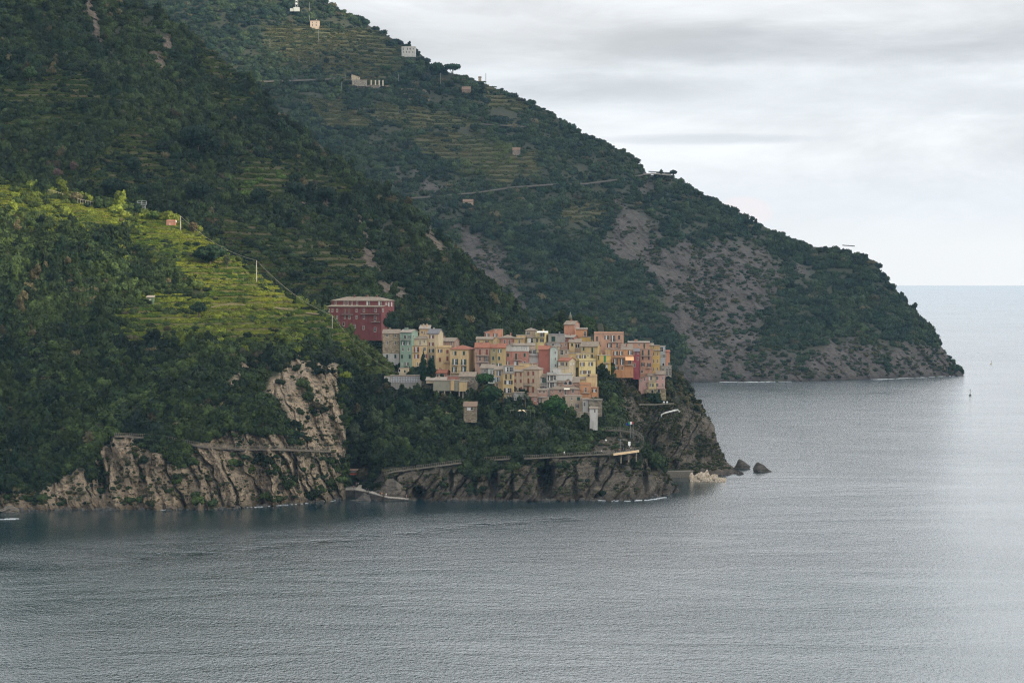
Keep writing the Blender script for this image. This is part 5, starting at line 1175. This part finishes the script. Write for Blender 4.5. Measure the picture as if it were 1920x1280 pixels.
for i, (x, y, Y, sh, tr, lab) in enumerate(((648, 897, 1400, (.7,.7,.7), (.1,.1,.15), 'person in white standing left by the boats'), (656.5, 898, 1400, (.72,.72,.7), (.6,.6,.6), 'person in all white right of the first by the boats'), (668, 911, 1388, (.6,.25,.2), (.5,.5,.5), 'person in a reddish top at the upper side of the ramp'),
    (671.5, 911, 1388, (.7,.6,.55), (.1,.1,.12), 'person in a pale top near the ramp'), (663, 917, 1373, (.7,.3,.3), (.3,.2,.2), 'person in pink at the edge of the landing'), (687, 922, 1368, (.03,.03,.05), (.03,.03,.04), 'person in black at the foot of the ramp'), (691, 923, 1367, (.15,.05,.04), (.04,.04,.05), 'person in dark red at the foot of the ramp'),
    (716, 929.5, 1352.3, (.7,.3,.15), (.4,.3,.2), 'person in orange sitting part on the walkway'), (724, 931.2, 1351.5, (.75,.7,.65), (.5,.35,.28), 'person in white halfway along the walkway'), (762, 934.5, 1350.5, (.35,.2,.15), (.3,.2,.15), 'person at the far end of the walkway'),
    (1058, 853, 1379, (.75,.75,.75), (.3,.3,.3), 'person in white alone on the sea path'), (1155, 849, 1381, (.05,.05,.06), (.05,.05,.06), 'person in black at the left end of the platform'), (1162, 848, 1382, (.3,.1,.1), (.06,.06,.1), 'person in dark red on the platform by the lamp post'), (1169, 847, 1382, (.1,.12,.2), (.05,.05,.05), 'person in navy in the middle of the platform'),
    (1174, 846.2, 1383, (.08,.08,.08), (.1,.1,.15), 'person in dark grey leaning at the platform rail'), (1183, 845, 1383, (.4,.35,.3), (.05,.05,.06), 'person in beige on the right of the platform'), (1190, 844.2, 1384, (.05,.07,.06), (.04,.04,.05), 'person in dark green at the right end of the platform'), (1128, 850.5, 1381, (.5,.5,.5), (.05,.05,.08), 'person in grey walking towards the platform'), (1118, 851, 1381, (.1,.1,.12), (.05,.05,.05), 'person in dark clothes walking behind the one in grey'))):
    person(lab.replace('sitting part ', ''), x, y, Y, sh, tr, rz=i*1.3)
# parasols and pergola in the garden
def parasol(label, px, pt, pb, w, Y, tilt, col):
    b = P(px, pb, Y); h = zat(pt, Y)-b.z; root = empty('parasol', b, label=label, cat='parasol'); m = MB(); m.tube([(0,0,-.5), (0,0,h)], .05, 6); m.build('pole', STEEL, root)
    m = MB(); r = w/2*Y/F
    ring = [(r*math.cos(a), r*.8*math.sin(a), h-.45+tilt*math.cos(a)) for a in [i*math.pi/4 for i in range(8)]]
    for i in range(8): m.poly([ring[i], ring[(i+1) % 8], (0, 0, h+.1)]); m.poly([ring[(i+1) % 8], ring[i], (0, 0, h+.02)])
    m.build('canopy', simple('parasol_cloth', col, .9, 0, .05), root)
parasol('left cream parasol in the garden below the houses', 974.5, 768, 778, 8, 1416, .1, (.72,.6,.4)); parasol('right tilted cream parasol in the garden below the houses', 982.5, 768.5, 778, 8, 1416, -.5, (.72,.6,.4))
def pergola():
    Y = 1417; b = P(957, 779, Y); root = empty('pergola', b, label='thin wooden pergola beside the cream parasols', cat='pergola'); m = MB()
    for x in np.arange(0, 10.5, 1.7):
        for y in (0, 2.5): m.tube([(x, y, -1), (x, y, 2.2)], .07, 5)
        m.tube([(x, -.3, 2.2), (x, 2.8, 2.2)], .06, 4)
    for y in (0, 2.5): m.tube([(-.3, y, 2.27), (10.5, y, 2.27)], .06, 4)
    m.build('frame', simple('pergola_wood', (.25, .24, .2), .9), root)
pergola()
c_ = [P(x, y, Y) for x, y, Y in ((1239, 783, 1524), (1240, 777, 1524), (1246, 774, 1524), (1256, 771.5, 1525), (1266, 769, 1526), (1271, 768.5, 1526), (1274, 771, 1525))]
m = MB(); m.tube([p-c_[0] for p in c_], .28, 6, 0, .5); tag(m.build('curved_rail', simple('white_pipe', (.62, .62, .6), .6, 0, .1), None, loc=c_[0]), 'curved pale pipe-like rail on the rocky point', 'rail')
ribbon('garden_wall', 'thin wall ledge below the pink cliffside house', D2, [(1198, 757), (1230, 757), (1264, 755)], 1.4, CONC, .5, kind=None, cat='wall', fixedY=[(1198, 1512), (1264, 1532)], lift=0)
for px_, lab in ((1245, 'left white garden chair below the pink cliffside house'), (1251, 'right white garden chair below the pink cliffside house')):
    b = P(px_, 756.5, 1526); root = empty('garden_chair', b, label=lab, cat='chair'); W_ = simple('white_plastic', (.75,.75,.73), .5, 0, .03)
    m = MB(); m.box(-.35, .35, -.3, .3, .42, .5); m.build('seat', W_, root); m = MB(); m.box(-.35, .35, .3, .38, .42, 1.1); m.build('backrest', W_, root); m = MB()
    for x in (-.3, .3):
        for y in (-.27, .27): m.box(x-.04, x+.04, y-.04, y+.04, -.1, .42)
    m.build('legs', W_, root)
def buoy(label, px, pt, pb, r, col):
    Y = sea_Y(pb); b = P(px, pb, Y); h = zat(pt, Y)-b.z; root = empty('navigation_buoy', b, label=label, cat='buoy'); m = MB(); m.tube([(0,0,-.6), (0,0,h*.12)], r, 12); m.tube([(0,0,h*.12), (0,0,h*.3)], r*.7, 12, 0, r*.2); m.build('float', simple('buoy_paint%d' % int(px), col, .5), root)
    m = MB(); m.tube([(0,0,h*.3), (0,0,h)], r*.17, 6); m.tube([(0,0,h*.8), (0,0,h*.93)], r*.32, 6); m.build('mast', simple('buoy_mast', (.12,.12,.08), .6), root)
buoy('dark buoy with a tall mast, nearer of the two out at sea', 1819, 729, 741.5, 1.0, (.10,.10,.06)); buoy('pale buoy with a short mast, farther out at sea', 1858.5, 676, 682.5, 1.1, (.6,.5,.3))

# ------------------------------------------------------------------ houses, roads and poles on the far headland
def AY(px, py, d=-6): return A.ground(px, py).y+d
simple_house('farmhouse', 'small cream farmhouse with four windows high on the far headland', 'house', A, 581.5, 598, 39, 50, 38, 'pale', 'brown', AY(590, 50), 'H', 'd - 1.6 2.4 586,42.5 593,42.5; d - 1.6 4 586,47.5 593,47.5', depth=8)
simple_house('villa', 'white half-ruined villa on the far skyline', 'villa', A, 753, 779, 89, 102, None, 'white', 'pale', AY(766, 102, -10), 'T', 'd - 2 4 756,92 764,92; d - 3 3 769,92; d - 2 2.6 775,92; d - 2 3 757,98 762,98 767,98 774,98', depth=9, chim=2)
h_ = simple_house('yellow_house', 'small yellow house with a sloping roof above the stone terraces', 'house', A, 659, 674, 143, 149, None, 'cream', 'terra', AY(666, 150), 'M', 'd - 1.6 2 672,146', depth=7, kw=dict()) if False else simple_house('yellow_house', 'small yellow house with a sloping roof above the stone terraces', 'house', A, 659, 674, 144.5, 150, 139.5, 'cream', 'terra', AY(666, 150), 'M', 'd - 1.6 2 672,146', depth=7)
simple_house('stone_annexe', 'long stone annexe under the small yellow house', 'house', A, 660, 687, 150, 157, None, 'stone', 'slate', AY(670, 158)-9, 'F', 'd - 1.8 3 664,153 669,153 675,153', depth=8, kw=dict(wallmat=stonemat((.3,.26,.2))))
for i, x in enumerate((696, 704, 711, 718)):
    Yc = AY(700, 158)-4; b = P(x, 158, Yc); m = MB(); m.box(-.55, .55, -.55, .55, -3, zat(150.5, Yc)-b.z); tag(m.build('column', simple('pale_column', (.6,.53,.42), .9), None, loc=b), 'pale stone column in the row beside the small yellow house', 'column', 'columns beside the yellow house')
for y0, x0, x1, lab in ((163, 655, 730, 'upper stone terrace wall under the columns'), (170, 752, 800, 'stone terrace wall, top of three on the far slope'), (179, 757, 802, 'stone terrace wall, middle of three on the far slope'), (189, 765, 806, 'stone terrace wall, lowest of three on the far slope')):
    ribbon('terrace_wall', lab, A, [(x0, y0), ((x0+x1)/2, y0+.5), (x1, y0+1)], 2.0, stonemat((.17,.14,.11)), 3.4, kind=None, cat='wall', dy=-6, lift=2, step=12)
simple_house('stone_hut', 'brown stone hut with a pale roof under the umbrella pines', 'hut', A, 866, 882, 168, 176, 163, 'stone', 'brown', AY(872, 176), 'G', 'x - 2 3.6 872,172.5', depth=7, kw=dict(wallmat=stonemat((.22,.16,.12))))
simple_house('stone_hut', 'lone small hut among the trees under the far road', 'hut', A, 868, 887, 378, 383, 374, 'tan', 'brown', AY(877, 383), 'G', 'd - 1.5 2 873,380 881,380', depth=6)
simple_house('stone_hut', 'hidden little hut right of the bright far vineyard', 'hut', A, 961, 975, 281, 286, 277, 'stone', 'brown', AY(967, 286), 'G', 'd - 1.6 2 966,283', depth=6, kw=dict(wallmat=stonemat((.25,.2,.16))))
simple_house('skyline_house', 'low roofed house half hidden on the far skyline', 'house', A, 897, 902, 146, 153, 144, 'tan', 'brown', AY(899, 154, -4), 'G', 'd - 1 2 899,149', depth=6)
ASPH = simple('road_edge', (.11, .10, .085), .95, 0, .2)
ribbon('road', 'upper road across the far headland', A, [(489, 154), (540, 152.5), (600, 150), (645, 147)], 6, ASPH, 1.6, dy=-7, lift=1, step=10); ribbon('road', 'lower road across the far headland to the skyline saddle', A, [(770, 372), (830, 368), (900, 361), (960, 352), (1030, 347), (1100, 345), (1160, 337), (1208, 328)], 6, ASPH, 1.5, dy=-7, lift=1, step=10)
ribbon('road', 'short road stretch in the middle of the far headland', A, [(890, 233), (940, 236), (990, 239)], 5, ASPH, 1.2, dy=-6, lift=1, step=10)
ribbon('road', 'bright road end on the skyline saddle', A, [(1206, 328), (1222, 326), (1258, 329)], 7, simple('bright_road', (.32,.3,.27), .9), 1.2, fixedY=[(1206, 3225), (1258, 3225)], lift=1, step=8)
ribbon('guard_rail', 'guard rail of the skyline road', A, [(1216, 325), (1256, 327.5)], .6, simple('guard_metal', (.12,.12,.12), .6), 1.0, kind=None, cat='guard rail', fixedY=[(1206, 3225), (1258, 3225)], lift=2.2, step=8)
ribbon('lookout_deck', 'flat lookout deck on the wooded skyline of the far headland', A, [(1580, 465), (1602, 466.5)], 8, simple('deck_wood', (.16,.14,.12), .8), .8, kind=None, cat='deck', fixedY=[(1570, 3118), (1610, 3100)], lift=3, step=8)
for x, t, b, lab in ((580, 28, 41, 'pole left of the cream farmhouse'), (597, 57, 76, 'pole under the cream farmhouse'), (506, 72, 85, 'pole at the left of the far terraces'), (560.5, 105, 116, 'pole above the upper road'), (647, 135, 149, 'pole left of the small yellow house'), (640, 155, 173, 'pole below the end of the upper road'),
    (747, 139, 158, 'pole right of the columns'), (826, 137, 154, 'pole under the left umbrella pine'), (911, 137, 154, 'dark pole standing on the far skyline'), (580.5, 4, 20, 'pole right of the radio mast')):
    pole(lab, x, t, b, AY(x, b, -8), .3, False, 'utility_pole', 'pole', 'poles on the far headland', simple('grey_pole', (.2,.21,.2), .8))
def mast():
    Y = AY(556, 20, -12); b = P(556, 19, Y); h = zat(-14, Y)-b.z; root = empty('radio_mast', b, label='radio mast with grey cabinets at the top edge of the far headland', cat='mast'); m = MB()
    for x in (-1.3, 1.3):
        for y in (-1.3, 1.3): m.tube([(x, y, -2), (x, y, h)], .2, 4)
    for k in range(8):
        z = h*k/8
        for y in (-1.3, 1.3): m.tube([(-1.3, y, z), (1.3, y, z+h/8)], .12, 4)
    m.build('lattice', STEEL, root); m = MB()
    for z in (h*.35, h*.55): m.tube([(0, -1.9, z), (0, -1.4, z)], 1.0, 10)
    m.build('dish', simple('dish_white', (.7,.7,.7), .5), root); m = MB(); m.box(-3, 3, -2, 2, -1.5, 2.5); m.box(-6.5, -3.6, -1.5, 1.5, -1.5, 1.4); m.build('cabinet', simple('grey_cabinet', (.5,.52,.5), .7), root)
mast()
# ivy hanging down the corner of the tan cliff
def ivy():
    rg = np.random.default_rng(9); n = 260; px = 647+5*rg.normal(size=n)*.6; t = rg.random(n); py = 690+t*112; px = px-6*(1-t)+3*t
    Y = np.array([C.ground(min(647, a), b).y for a, b in zip(px, py)])-1.2
    pts = np.stack([(px-960)*Y/F, Y, H+(HZ-py)*Y/F], -1); s = .5+.7*rg.random(n)
    scatter_obj('ivy', pts, np.stack([s, s*.7, s*1.4], -1), np.stack([0*s, 0*s, rg.random(n)*6.28], -1), rg.integers(0, 6, n), np.array((.045, .085, .015))*(.6+.7*rg.random((n, 1))), 'bright green creeper hanging down the corner of the tan cliff', 'creeper')
ivy()
# ------------------------------------------------------------------ sea
def make_sea():
    r = np.concatenate([np.linspace(20, 3000, 60), np.geomspace(3100, 17800, 50)]); na = 360
    th = np.linspace(0, 2*np.pi, na, endpoint=False)
    Rr, T = np.meshgrid(r, th, indexing='ij')
    V = np.stack([Rr*np.sin(T), Rr*np.cos(T), 0*Rr], -1).reshape(-1, 3)
    V = np.vstack([V, [[0, 0, 0]]])
    nr = len(r)
    i = np.arange(nr-1)[:, None]*na+np.arange(na)[None]; j = np.arange(nr-1)[:, None]*na+(np.arange(na)[None]+1) % na
    Fq = np.stack([i, i+na, j+na, j], -1).reshape(-1, 4)
    n = NT('sea_water')
    v = n.coord()
    n.base((.004, .024, .032)); n.b.inputs['IOR'].default_value = 1.45; n.b.inputs['Specular IOR Level'].default_value = .5
    # wind patches steer how rough the surface is
    patch = n.noise(n.coord(.9, .35, 1, (0, 0, R(12))), .0045, 5, .6, .5)
    streak = n.noise(n.coord(.5, .9, 1, (0, 0, R(-14))), .016, 6, .65, 1.2)
    w1 = n.noise(n.coord(1.0, .40, 1, (0, 0, R(6))), .85, 3, .65)
    w2 = n.noise(n.coord(.8, .5, 1, (0, 0, R(-12))), .26, 3, .5)
    w3 = n.noise(n.coord(.7, 1.0, 1), .05, 2, .5)
    h = n.math('ADD', n.math('ADD', n.math('MULTIPLY', w1, .85), n.math('MULTIPLY', w2, .45)), n.math('MULTIPLY', w3, .4))
    amp = n.math('ADD', n.math('MULTIPLY', n.ramp(patch, [(.36, 0), (.62, 1)]), .7), n.math('ADD', n.math('MULTIPLY', n.ramp(streak, [(.38, 0), (.62, 1)]), .45), .30))
    n.b.inputs['Roughness'].default_value = .12
    # a narrow current line of choppier water off the cliffs
    sx = n.node('ShaderNodeSeparateXYZ'); n.link(v, sx.inputs[0])
    dl = n.math('ADD', n.math('ADD', n.math('MULTIPLY', sx.outputs[0], -.776), n.math('MULTIPLY', sx.outputs[1], .631)), -775.4)
    dl = n.math('ADD', dl, n.math('MULTIPLY', n.math('SUBTRACT', streak, .5), 55.0))
    on = n.ramp(n.math('MULTIPLY', n.math('ABSOLUTE', dl), .05), [(.15, 1), (.55, 0)])
    al = n.math('ADD', n.math('MULTIPLY', sx.outputs[0], .631), n.math('MULTIPLY', sx.outputs[1], .776))
    on = n.math('MULTIPLY', on, n.ramp(n.noise(n.coord(.08, .05, 1), 1.0, 4, .7), [(.42, 0), (.6, 1)]))
    on = n.math('MULTIPLY', on, n.ramp(n.math('MULTIPLY', n.math('ABSOLUTE', n.math('ADD', al, -888.0)), .005), [(.5, 1), (.8, 0)]))
    amp = n.math('MULTIPLY', amp, n.math('SUBTRACT', 1.0, n.math('MULTIPLY', on, .62)))
    # the lee of the cliffs lies calmer and mirrors the dark land
    ld = n.math('ADD', n.math('SUBTRACT', sx.outputs[1], n.math('MULTIPLY', sx.outputs[0], .76)), -1275.0)
    lf = n.ramp(n.math('ADD', n.math('MULTIPLY', ld, .006), n.math('MULTIPLY', streak, .9)), [(.25, 0), (.8, 1)])
    lf = n.math('MULTIPLY', lf, n.ramp(n.math('MULTIPLY', n.math('ADD', sx.outputs[0], -160.0), -.01), [(.0, 0), (.8, 1)]))
    amp = n.math('MULTIPLY', amp, n.math('SUBTRACT', 1.0, n.math('MULTIPLY', lf, .78)))
    b = n.bump(n.math('MULTIPLY', h, amp), 1.0, .85)
    me = np_mesh('sea', V, Fq, n.m)
    o = bpy.data.objects.new('sea', me); COL.objects.link(o)
    tag(o, 'grey rippled sea reaching to the horizon', 'sea', kind='structure')
make_sea()

def foam(pts, width, name='surf', label='thin white surf along the foot of the rocks'):
    m = MB(); rr = random.Random(int(pts[0][0]))
    for (ax, ay), (bx, by) in zip(pts[:-1], pts[1:]):
        n = max(2, int(math.hypot(bx-ax, by-ay)/3))
        for k in range(n):
            t = (k+rr.random())/n; px = ax+(bx-ax)*t; py = ay+(by-ay)*t+rr.uniform(-.6, .6)
            if rr.random() < .35: continue
            Y = sea_Y(py); c = P(px, py, Y); l = width*rr.uniform(.3, 1.6); w = width*rr.uniform(.2, .9)
            ring = [(c.x+l*math.cos(a)*rr.uniform(.6, 1.1), c.y+w*math.sin(a)*rr.uniform(.6, 1.2)) for a in [i*math.pi/4 for i in range(8)]]
            z = 0.0
            m.hull([(x, y, z-.1) for x, y in ring], [(x, y, z+.12) for x, y in ring])
    o = m.build(name, simple('foam', (.5, .53, .55), .9, 0, .05)); tag(o, label, 'surf', kind='stuff')
foam([(1120,938),(1180,938.5),(1215,937),(1248,932)], 1.0)
foam([(300,955.5),(470,951),(560,944),(628,938)], .7, label='faint line of foam under the tan cliffs')
foam([(0,973),(26,972.5)], 1.6, label='white crest of a small wave near the left shore')
foam([(1350,716.2),(1420,716),(1480,714.6),(1500,714)], 3.0, label='white surf under the scree of the distant headland')
foam([(1640,711.5),(1680,709.5),(1790,704.8)], 3.0, label='white surf at the tip of the distant headland')
foam([(1795,661),(1860,663),(1925,666)], 1.2, name='wake', label='thin pale wake line far out on the sea')
foam([(1366,888),(1378,891)], 1.3, label='patch of surf beside the small sea rocks')

def rubble():
    rr = random.Random(4); m = MB()
    for (x0, x1, n, yf) in ((-5, 640, 190, [(-90,962),(0,957),(150,955),(400,955),(500,948),(600,940),(648,934)]), (700, 1270, 170, [(700,937),(1000,938),(1180,937),(1240,930),(1262,925),(1275,922)]), (1300, 1388, 40, [(1300,893),(1340,892),(1375,889),(1390,888)])):
        for k in range(n):
            px = rr.uniform(x0, x1); py = float(np.interp(px, [q[0] for q in yf], [q[1] for q in yf])); c = P(px, py, sea_Y(py)-rr.uniform(-2, 2.5)); s = rr.uniform(.3, 1.0)**1.6*1.7
            ring = [i*math.pi/3+rr.uniform(-.3, .3) for i in range(6)]
            m.hull([(c.x+s*math.cos(a)*1.1, c.y+s*math.sin(a), -.6) for a in ring], [(c.x+s*.6*math.cos(a)+s*.15, c.y+s*.6*math.sin(a), s*rr.uniform(.35, .75)) for a in ring])
    o = m.build('rubble', RDK); tag(o, 'dark wet boulders and rubble along the foot of the cliffs', 'rubble', kind='stuff')
rubble()

# ------------------------------------------------------------------ haze and the added cloud deck
def haze():
    m = MB(); m.box(-18200, 18200, -18200, 18200, -9, 480)
    n = NT('haze_air'); n.n.remove(n.b)
    pv = n.node('ShaderNodeVolumePrincipled'); pv.inputs['Density'].default_value = 1.9e-5
    pv.inputs['Color'].default_value = (.38, .67, 1.0, 1); pv.inputs['Anisotropy'].default_value = .2
    n.link(pv.outputs[0], n.out.inputs['Volume'])
    o = m.build('haze', n.m); tag(o, 'thin blue sea haze filling the air', 'haze', kind='stuff')
haze()
SUN_EL, SUN_AZ = R(27), R(124)        # azimuth clockwise from the view direction (+Y)
S = Vector((math.cos(SUN_EL)*math.sin(SUN_AZ), math.cos(SUN_EL)*math.cos(SUN_AZ), math.sin(SUN_EL)))
sun = bpy.data.lights.new('sun', 'SUN'); sun.energy = 5.0; sun.angle = R(1.0); sun.color = (1.0, .85, .56)
so = bpy.data.objects.new('sun', sun); COL.objects.link(so); so.rotation_euler = S.to_track_quat('Z', 'Y').to_euler(); so.location = (0, 0, 600)

def shade_clouds():  # unseen deck added overhead to shade the land outside its gap
    zc = 1100.0
    def shift(p): t = (zc-p.z)/S.z; return p+S*t
    gx = np.arange(1000, 2800, 22.0); gy = np.arange(-400, 3100, 22.0)
    X, Y = np.meshgrid(gx, gy, indexing='ij')
    # gap shaped in the added deck so the sun reaches only the vineyards
    Xg = X-S.x*(zc-95)/S.z; Yg = Y-S.y*(zc-95)/S.z       # where each point's shadow falls
    px = 960+Xg*F/Yg
    a, b = Xg-(-165), Yg-1505
    gap = (a/165)**2+(b/105)**2+(fbm(X/90, Y/90, 0*X, 3, 88)-.5)*1.1
    keep = gap > 1
    edge = np.minimum(np.minimum(X-gx[0], gx[-1]-X), np.minimum(Y-gy[0], gy[-1]-Y))
    keep &= edge > 40+260*fbm(X/300, Y/300, 0*X, 3, 61)
    th = 18+45*fbm(X/160, Y/160, 0*X, 4, 62)*np.clip((np.abs(gap)-1)*1.2, 0.15, 1)
    base = zc+30*(fbm(X/240, Y/240, 0*X, 3, 63)-.5)
    nx, ny = X.shape
    V = np.vstack([np.stack([X, Y, base], -1).reshape(-1, 3), np.stack([X, Y, base+th], -1).reshape(-1, 3)])
    kq = keep[:-1, :-1] & keep[1:, :-1] & keep[1:, 1:] & keep[:-1, 1:]
    I = (np.arange(nx-1)[:, None]*ny+np.arange(ny-1)[None]); N = nx*ny
    f = []
    q = I[kq]; f.append(np.stack([q, q+1, q+ny+1, q+ny], -1)); f.append(np.stack([q, q+ny, q+ny+1, q+1], -1)+N)
    kp = np.pad(kq, 1)
    for dx, dy, e in ((-1,0,(0,1)),(1,0,(ny+1,ny)),(0,-1,(ny,0)),(0,1,(1,ny+1))):
        nb = kp[1+dx:1+dx+kq.shape[0], 1+dy:1+dy+kq.shape[1]]
        q = I[kq & ~nb]; f.append(np.stack([q+e[0], q+e[1], q+e[1]+N, q+e[0]+N], -1))
    n = NT('cloud'); n.n.remove(n.b)
    tr = n.node('ShaderNodeBsdfTranslucent'); tr.inputs[0].default_value = (.97, .97, .97, 1)
    tp = n.node('ShaderNodeBsdfTransparent'); mx = n.node('ShaderNodeMixShader'); mx.inputs[0].default_value = .72
    n.link(tp.outputs[0], mx.inputs[1]); n.link(tr.outputs[0], mx.inputs[2]); n.link(mx.outputs[0], n.out.inputs['Surface'])
    me = np_mesh('shade_clouds', V, np.vstack(f), n.m)
    o = bpy.data.objects.new('shade_clouds', me); COL.objects.link(o); tag(o, 'added unseen cloud deck shading the land, with one gap for sun', 'shade_clouds', kind='stuff')
shade_clouds()

# ------------------------------------------------------------------ sky
w = bpy.data.worlds.new('World'); scene.world = w; w.use_nodes = True
class WN(NT):
    def __init__(s): s.t = w.node_tree; s.n = s.t.nodes; s.l = s.t.links
n = WN(); bg = n.n['Background']; bg.inputs['Strength'].default_value = .12
sky = n.node('ShaderNodeTexSky', sky_type='NISHITA'); sky.sun_disc = False; sky.sun_elevation = SUN_EL; sky.sun_rotation = SUN_AZ
sky.altitude = 95; sky.dust_density = 2.0
tc = n.node('ShaderNodeTexCoord'); sep = n.node('ShaderNodeSeparateXYZ'); n.link(tc.outputs['Generated'], sep.inputs[0])
el = sep.outputs[2]; ax = sep.outputs[0]
def cvec(sx, sz, off=0):
    mp = n.node('ShaderNodeMapping'); mp.inputs['Scale'].default_value = (sx, sx, sz); mp.inputs['Location'].default_value = (off, off*.7, off*.3)
    n.link(tc.outputs['Generated'], mp.inputs[0]); return mp.outputs[0]
big = n.noise(cvec(7, 26, 1.3), 1.0, 6, .6, .5)
band = n.noise(cvec(12, 55, 4.1), 1.0, 7, .6, .5)
e2 = n.math('MULTIPLY', el, 8.0)      # 0..~0.65 across the picture
grad = n.ramp(e2, [(0.0, (1.05, .98, .90)), (.05, (1.05, .98, .90)), (.2, (.98, .95, .92)), (.42, (.84, .86, .87)), (.6, (.76, .77, .78)), (1.0, (.95, .95, .96))])
hi = n.ramp(el, [(.07, 1.0), (.16, 1.75), (.42, 2.1), (.85, 1.3)]); grad = n.mix(1.0, grad, hi, 'MULTIPLY')
sd_ = n.ramp(n.math('MULTIPLY_ADD', ax, .5, .5), [(.3, .84), (.75, 1.25)]); grad = n.mix(1.0, grad, sd_, 'MULTIPLY')
fac = n.math('ADD', n.math('MULTIPLY', big, .6), n.math('MULTIPLY', band, .4))
shade = n.ramp(fac, [(.36, .76), (.5, .97), (.62, 1.16)])
amt = n.ramp(e2, [(.05, 0), (.3, 1)])
shade = n.mix(amt, (1.0, 1.0, 1.0), shade)
cl = n.mix(1.0, grad, shade, 'MULTIPLY')
# long grey bar high on the right, and a small rosy cumulus low behind the headland
def blob(cx, cz, rx, rz, wob):
    dx = n.math('DIVIDE', n.math('SUBTRACT', ax, cx), rx); dz = n.math('DIVIDE', n.math('SUBTRACT', el, cz), rz)
    d = n.math('ADD', n.math('MULTIPLY', dx, dx), n.math('MULTIPLY', dz, dz))
    return n.math('ADD', d, n.math('MULTIPLY', n.math('SUBTRACT', band, .5), wob))
def dirz(py): return (HZ-py)/F
def dirx(px): return (px-960)/F
for cx, cz, rx, rz, colr, am in ((1600, 85, 520, 42, (.50, .51, .53), .55), (1150, 165, 260, 24, (.56, .57, .59), .5), (1330, 262, 180, 10, (.60, .62, .64), .45), (1700, 185, 500, 30, (.80, .81, .82), .6), (1000, 60, 300, 60, (.70, .69, .68), .4)):
    d = blob(dirx(cx), dirz(cz), rx/F, rz/F, 3.0)
    cl = n.mix(n.math('MULTIPLY', n.ramp(n.math('MULTIPLY', d, .5), [(.1, 1), (.75, 0)]), am), cl, colr)
d = blob(dirx(1395), dirz(398), 52/F, 30/F, 2.2)
cl = n.mix(n.math('MULTIPLY', n.ramp(n.math('MULTIPLY', d, .5), [(.3, 1), (.62, 0)]), .75), cl, (1.16, .98, .90))
cl = n.mix(1.0, cl, (1/.12, 1/.12, 1/.12), 'MULTIPLY')
fin = n.mix(.97, sky.outputs[0], cl)
n.link(fin, bg.inputs['Color'])

# ------------------------------------------------------------------ camera
cam = bpy.data.cameras.new('camera'); co = bpy.data.objects.new('camera', cam); COL.objects.link(co)
co.location = (0, 0, H); co.rotation_euler = (R(90), 0, 0)
cam.sensor_width = 36; cam.lens = 36*F/1920; cam.shift_y = -(640-HZ)/1920
cam.clip_start = 1; cam.clip_end = 200000
scene.camera = co
scene.view_settings.view_transform = 'Standard'; scene.view_settings.look = 'None'
scene.view_settings.exposure = 0; scene.view_settings.gamma = 1
scene.cycles.use_denoising = True; scene.cycles.denoising_prefilter = 'NONE'; scene.cycles.use_adaptive_sampling = False; scene.cycles.filter_width = 1.2
scene.cycles.max_bounces = 8; scene.cycles.volume_bounces = 1; scene.cycles.transparent_max_bounces = 12
scene.cycles.sample_clamp_indirect = 6
